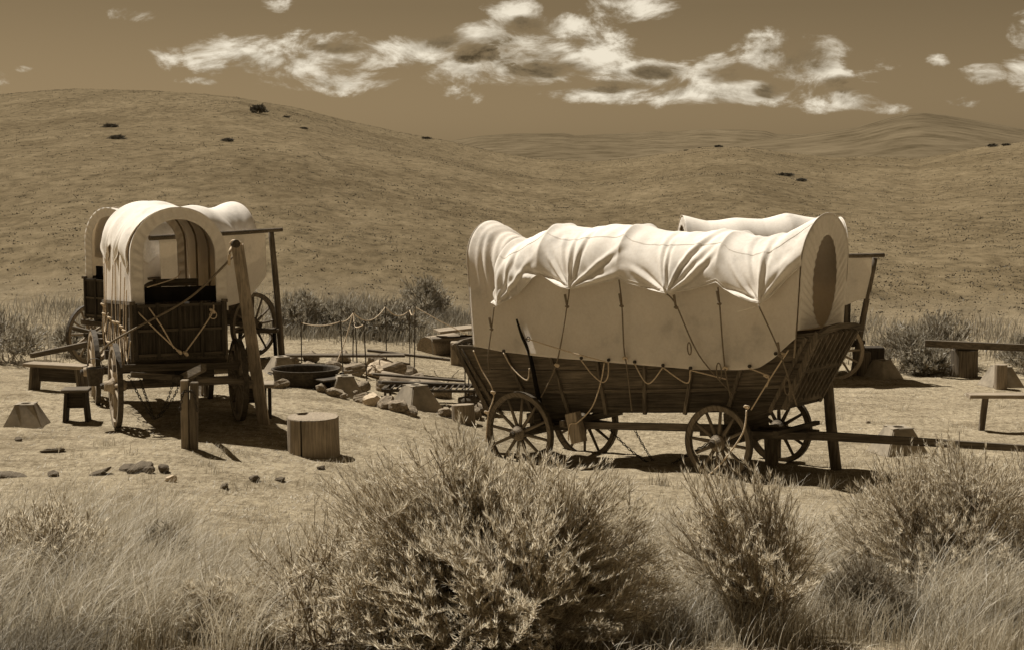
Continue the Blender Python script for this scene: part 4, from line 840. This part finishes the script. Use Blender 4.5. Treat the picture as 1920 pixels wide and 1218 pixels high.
tall('dull_grass', 'darker old grass low among the front bushes', [(-4.2, -2.5, 8.4, 11.5, .5), (2.6, 4.6, 9.0, 11.0, .5), (.9, 1.3, 9.2, 10.0, .1)], 170, 130, .20, .50, 'straw_d', (.20, .0), .9, 12, .12, .0055, .3)
tall('meadow_grass', 'tall dry grass fringe at the foot of the hill', [(-15, -8.8, 33, 44, .30), (-6.0, .5, 37, 45, .45), (.5, 8, 39, 46, .12), (8, 16, 35.5, 45, .3), (-10, -4, 38, 46, .2)], 420, 50, .25, .60, 'straw_d', (.12, 0), .5, 15, .40, .014)
tall('ground_tufts', 'scattered small tufts on the camp ground', [(1.5, 9.5, 19.5, 22.0, .4), (4.5, 11, 22, 31, .7), (-8, -1, 17, 21.5, .4)], 110, 45, .07, .20, 'straw', (.2, 0), .5, 19, .10, .007)
# weeds seen against the wagon's shadow
rr = np.random.default_rng(4); C = np.column_stack([np.linspace(1.2, 5.2, 16) + rr.normal(0, .12, 16), 21.3 + rr.normal(0, .15, 16)])
grass_obj('verge_weeds', 'spindly weeds along the shadow of the freight wagon', clumps(C, 26, .045, rr), .10, .30, 'straw', .010, (.05, 0), .3, 77, 3, .22)
# scrub of the hillside
r = np.random.default_rng(77); n = 60000; y = 46 * np.exp(r.random(n) * math.log(305 / 46.)); u = r.uniform(-.37, .40, n); C = np.column_stack([u * y, y])
C = C[r.random(n) < .10 + .6 * fld(C, .11, 1.0) * fld(C, .045, 2.0) + .15 * fld(C, .5, .4)]; k = 5
XY = np.repeat(C, k, 0); sc = np.repeat(r.uniform(.5, 1.3, len(C)) * (.45 + C[:, 1] / 520.), k); XY = XY + r.normal(0, .22, XY.shape) * sc[:, None]
P = np.column_stack([XY, terrain(XY[:, 0], XY[:, 1])]); h = r.uniform(.04, .13, len(XY)) * sc
V, Q = blades(P, h, r.normal(0, .5, (len(XY), 2)) * h[:, None], .10 * sc, r.uniform(0, .5, len(XY)), r, 2)
tag(obj('hillside_scrub', arr_mesh('hillside_scrub', V, Q), M['scrub']), 'low scrub and tussocks covering the hillside', 'scrub', kind='stuff')

def tubes(A, B, C, r0, r1, seg=5):
    """three-sided stems along quadratic curves A-B-C"""
    n = len(A); V = np.zeros((n, seg + 1, 3, 3), np.float32)
    for k in range(seg + 1):
        t = k / seg; p = (1-t)**2 * A + 2*t*(1-t) * B + t*t * C; rad = (r0 + (r1 - r0) * t)
        for j in range(3): a = j * 2.094; V[:, k, j] = p + np.array([math.cos(a) * rad, math.sin(a) * rad, 0.])
    base = np.arange(n)[:, None] * (3 * (seg + 1)); q = []
    for k in range(seg):
        for j in range(3): q.append(np.stack([base[:, 0] + 3*k + j, base[:, 0] + 3*k + (j+1) % 3, base[:, 0] + 3*k + 3 + (j+1) % 3, base[:, 0] + 3*k + 3 + j], -1))
    return V.reshape(-1, 3), np.stack(q, 1).reshape(-1, 4)
def bush(name, lb, x, y, H, Rx, nst, nbr, nleaf, seed, leaf_l=.045, leaf_w=.007, mat='leaf', wide=1.0, lump=.25, skew=(0, 0), grp=None, base_r=.14, low=.0, cat='bush', lobes=None):
    r = np.random.default_rng(seed); z0 = tz(x, y) - .03; e = empty(name, (x, y, z0)); tag(e, lb, cat, grp)
    def dome(n):
        az = r.uniform(0, 2*math.pi, n); ct = r.uniform(low, 1, n) ** .75; st = np.sqrt(1 - ct * ct)
        rad = 1 + lump * (np.sin(az * 3 + seed) * np.sin(ct * 5 + seed) + .6 * np.sin(az * 7 + 2 * seed + ct * 9)) + r.normal(0, .06, n)
        if lobes is not None:
            lb_ = np.array(lobes)[r.choice(len(lobes), n, p=np.array([l[4] for l in lobes]) / sum(l[4] for l in lobes))]
            return np.column_stack([lb_[:, 0] + lb_[:, 3] * st * np.cos(az) * rad, lb_[:, 1] + lb_[:, 3] * st * np.sin(az) * rad, lb_[:, 2] * (.10 + .90 * ct) * (rad * .4 + .6)])
        return np.column_stack([Rx * wide * st * np.cos(az) * rad + skew[0] * ct, Rx * st * np.sin(az) * rad + skew[1] * ct, H * (.12 + .88 * ct) * (rad * .5 + .5)])
    E = dome(nst) * np.where(r.random(nst) < .18, r.uniform(.95, 1.13, nst), .80)[:, None]; A = np.column_stack([r.normal(0, base_r, nst) * wide, r.normal(0, base_r, nst), np.zeros(nst)]); B = A * .6 + E * np.array([.38, .38, .62])
    V1, Q1 = tubes(A, B, E, .009, .004)
    E2 = dome(nbr); inner = r.random(nbr) < .35; E2[inner] *= r.uniform(.55, .95, inner.sum())[:, None]
    j = r.integers(0, nst, nbr); d2 = ((E2[:, None, :] - E[None, :, :]) ** 2).sum(-1) if nbr * nst < 4e6 else None
    if d2 is not None: j = np.argsort(d2, 1)[np.arange(nbr), r.integers(0, min(4, nst), nbr)]
    t = r.uniform(.45, .95, nbr)[:, None]; S0 = (1-t)**2 * A[j] + 2*t*(1-t) * B[j] + t*t * E[j]
    mid = (S0 + E2) / 2 + np.column_stack([r.normal(0, .03, (nbr, 2)), -np.abs(r.normal(0, .03, nbr))]) * H
    V2, Q2 = tubes(S0, mid, E2, .0045, .002, 4)
    st = obj('stems', arr_mesh('stems', np.concatenate([V1, V2]), np.concatenate([Q1, Q2 + len(V1)])), M['stem'], e)
    # narrow leaves along the outer part of each twig
    n = nbr * nleaf; b = np.repeat(np.arange(nbr), nleaf); tt = r.uniform(.18, 1.0, n)[:, None] ** .8
    p = (1-tt)**2 * S0[b] + 2*tt*(1-tt) * mid[b] + tt*tt * E2[b]; tan = E2[b] - mid[b]; tan /= np.linalg.norm(tan, axis=1)[:, None] + 1e-6
    dr = tan * r.uniform(.5, 1.2, n)[:, None] + r.normal(0, .30, (n, 3)) + np.array([0, 0, .42]); dr /= np.linalg.norm(dr, axis=1)[:, None]
    sd_ = np.cross(dr, r.normal(0, 1, (n, 3))); sd_ /= np.linalg.norm(sd_, axis=1)[:, None] + 1e-6
    L = (leaf_l * r.uniform(.4, 1.55, n))[:, None]; W = leaf_w * .5
    V = np.stack([p, p + dr * L * .5 + sd_ * W, p + dr * L + np.array([0, 0, .12]) * L * r.normal(0, 1, (n, 1)), p + dr * L * .5 - sd_ * W], 1).reshape(-1, 3)
    obj('foliage', arr_mesh('foliage', V, np.arange(4 * n).reshape(-1, 4)), M[mat], e); return e
bush('rabbitbrush', 'huge rounded rabbitbrush, far the biggest bush of all', -.17, 9.75, 1.33, .98, 150, 4600, 58, 1, .050, .0048, low=-.05, lump=.22, grp='front bushes', base_r=.18,
     lobes=[(-.08, 0, 1.15, .80, 1.0), (-.20, .28, 1.32, .42, .45), (.34, .10, 1.20, .52, .6), (-.72, .0, 1.16, .42, .5), (.76, -.05, 1.10, .44, .5), (.1, -.45, .9, .6, .5), (-.45, -.4, .8, .5, .35), (.98, -.1, .65, .32, .2)])
bush('rabbitbrush', 'sparse spindly shrub spreading low beside the huge rabbitbrush', -1.15, 9.7, .80, .60, 44, 330, 26, 2, .048, .007, low=.05, lump=.3, grp='front bushes')
bush('rabbitbrush', 'upright vase-shaped shrub with bare stems fanning from its foot', 1.62, 9.75, 1.0, .50, 90, 800, 50, 3, .044, .0042, low=.25, lump=.4, skew=(-.25, 0), grp='front bushes', base_r=.06)
bush('rabbitbrush', 'broad rabbitbrush at the edge of the bank among bending grass', 3.25, 11.4, 1.12, .85, 80, 2200, 54, 4, .046, .0046, low=.05, grp='front bushes')
bush('rabbitbrush', 'loose rabbitbrush behind the bending grass beside the bank edge bush', 4.25, 12.2, .98, .80, 60, 1500, 50, 6, .046, .0046, low=.05, grp='front bushes')
bush('sage_shrub', 'small dense dark shrub between the vase-shaped shrub and bank edge', 2.38, 10.3, .48, .34, 50, 800, 34, 7, .024, .006, 'leaf_d', low=0, grp='front bushes')
bush('sage_shrub', 'small fine tufted shrub in the pale grass', -1.80, 9.75, .42, .34, 50, 420, 24, 8, .05, .005, 'leaf', low=.15, grp='front bushes')
bush('sage_shrub', 'dark twiggy shrub behind the bending bunch grass', -2.75, 12.0, .55, .22, 30, 200, 22, 9, .04, .007, 'leaf_d', low=.3, grp='front bushes')
bush('sage_shrub', 'grey shrub within the tall bunch grass', -3.5, 11.4, .75, .7, 50, 620, 28, 10, .045, .007, 'leaf', low=.1, grp='front bushes')
# sagebrush along the foot of the hill
rb = [(-10.6, 32.4, 1.05, .85, 'big dark sagebrush by the long plank bench'), (-5.3, 38.6, .95, .75, 'sagebrush behind the lean-to work table'), (-4.3, 38.8, .80, .65, 'sagebrush behind the round tub'), (-3.5, 38.2, .75, .7, 'sagebrush behind the far fire place'),
      (-2.9, 38.6, .85, .75, 'sagebrush behind the middle iron stakes'), (-2.4, 43.5, 1.1, .7, 'tall sagebrush beyond the last iron stake'), (8.9, 35.0, 1.05, .85, 'broad sagebrush beside the hitching rail end'), (9.75, 35.4, 1.25, .80, 'tall sagebrush behind the broad stump'), (11.6, 34.6, .85, .75, 'sagebrush beyond the hitching rail'), (9.2, 34.4, .60, .55, 'low pale sagebrush in front of the rail end'), (-9.4, 33.8, .7, .6, 'low sagebrush behind the plank bench')]
for i, (x, y, H, Rr, lb) in enumerate(rb):
    bush('sagebrush', lb, x, y, H, Rr, 30, 330, 16, 40 + i, .11, .022, 'leaf_d', low=.05, lump=.22, grp='sagebrush at the foot of the hill')
# lone shrubs that stand out on the hillside
r = np.random.default_rng(3); spots = [(490,215),(540,222),(572,243),(212,240),(225,262),(430,266),(1310,277),(1345,277),(1285,283),(1470,330),(1500,340),(1855,276),(1880,274),(800,262)]
proto = None
for i, (px, py) in enumerate(spots):
    tx, tyv = (px - 960) / 2933., (315 - py) / 2933.
    yy = np.linspace(60, 298, 900); el = (terrain(tx * yy, yy) - CAMZ) / yy; k = int(np.argmax(el >= tyv)) if (el >= tyv).any() else 880
    x, y = tx * yy[k], yy[k]
    if proto is None:
        proto = bush('hill_shrub', 'dark lone shrub standing out on the dry hillside', x, y, 1.0, 1.0, 24, 170, 12, 90, .22, .08, 'scrub', low=0, grp='lone shrubs on the hillside')
    else:
        e = proto.copy(); COL.objects.link(e); e.location = (x, y, tz(x, y) - .05)
        for ch in proto.children: c = ch.copy(); COL.objects.link(c); c.parent = e
        s = r.uniform(.35, .8); e.scale = (s * r.uniform(1, 1.8), s, s * r.uniform(.45, .7)); e.rotation_euler = (0, 0, r.uniform(0, 6))
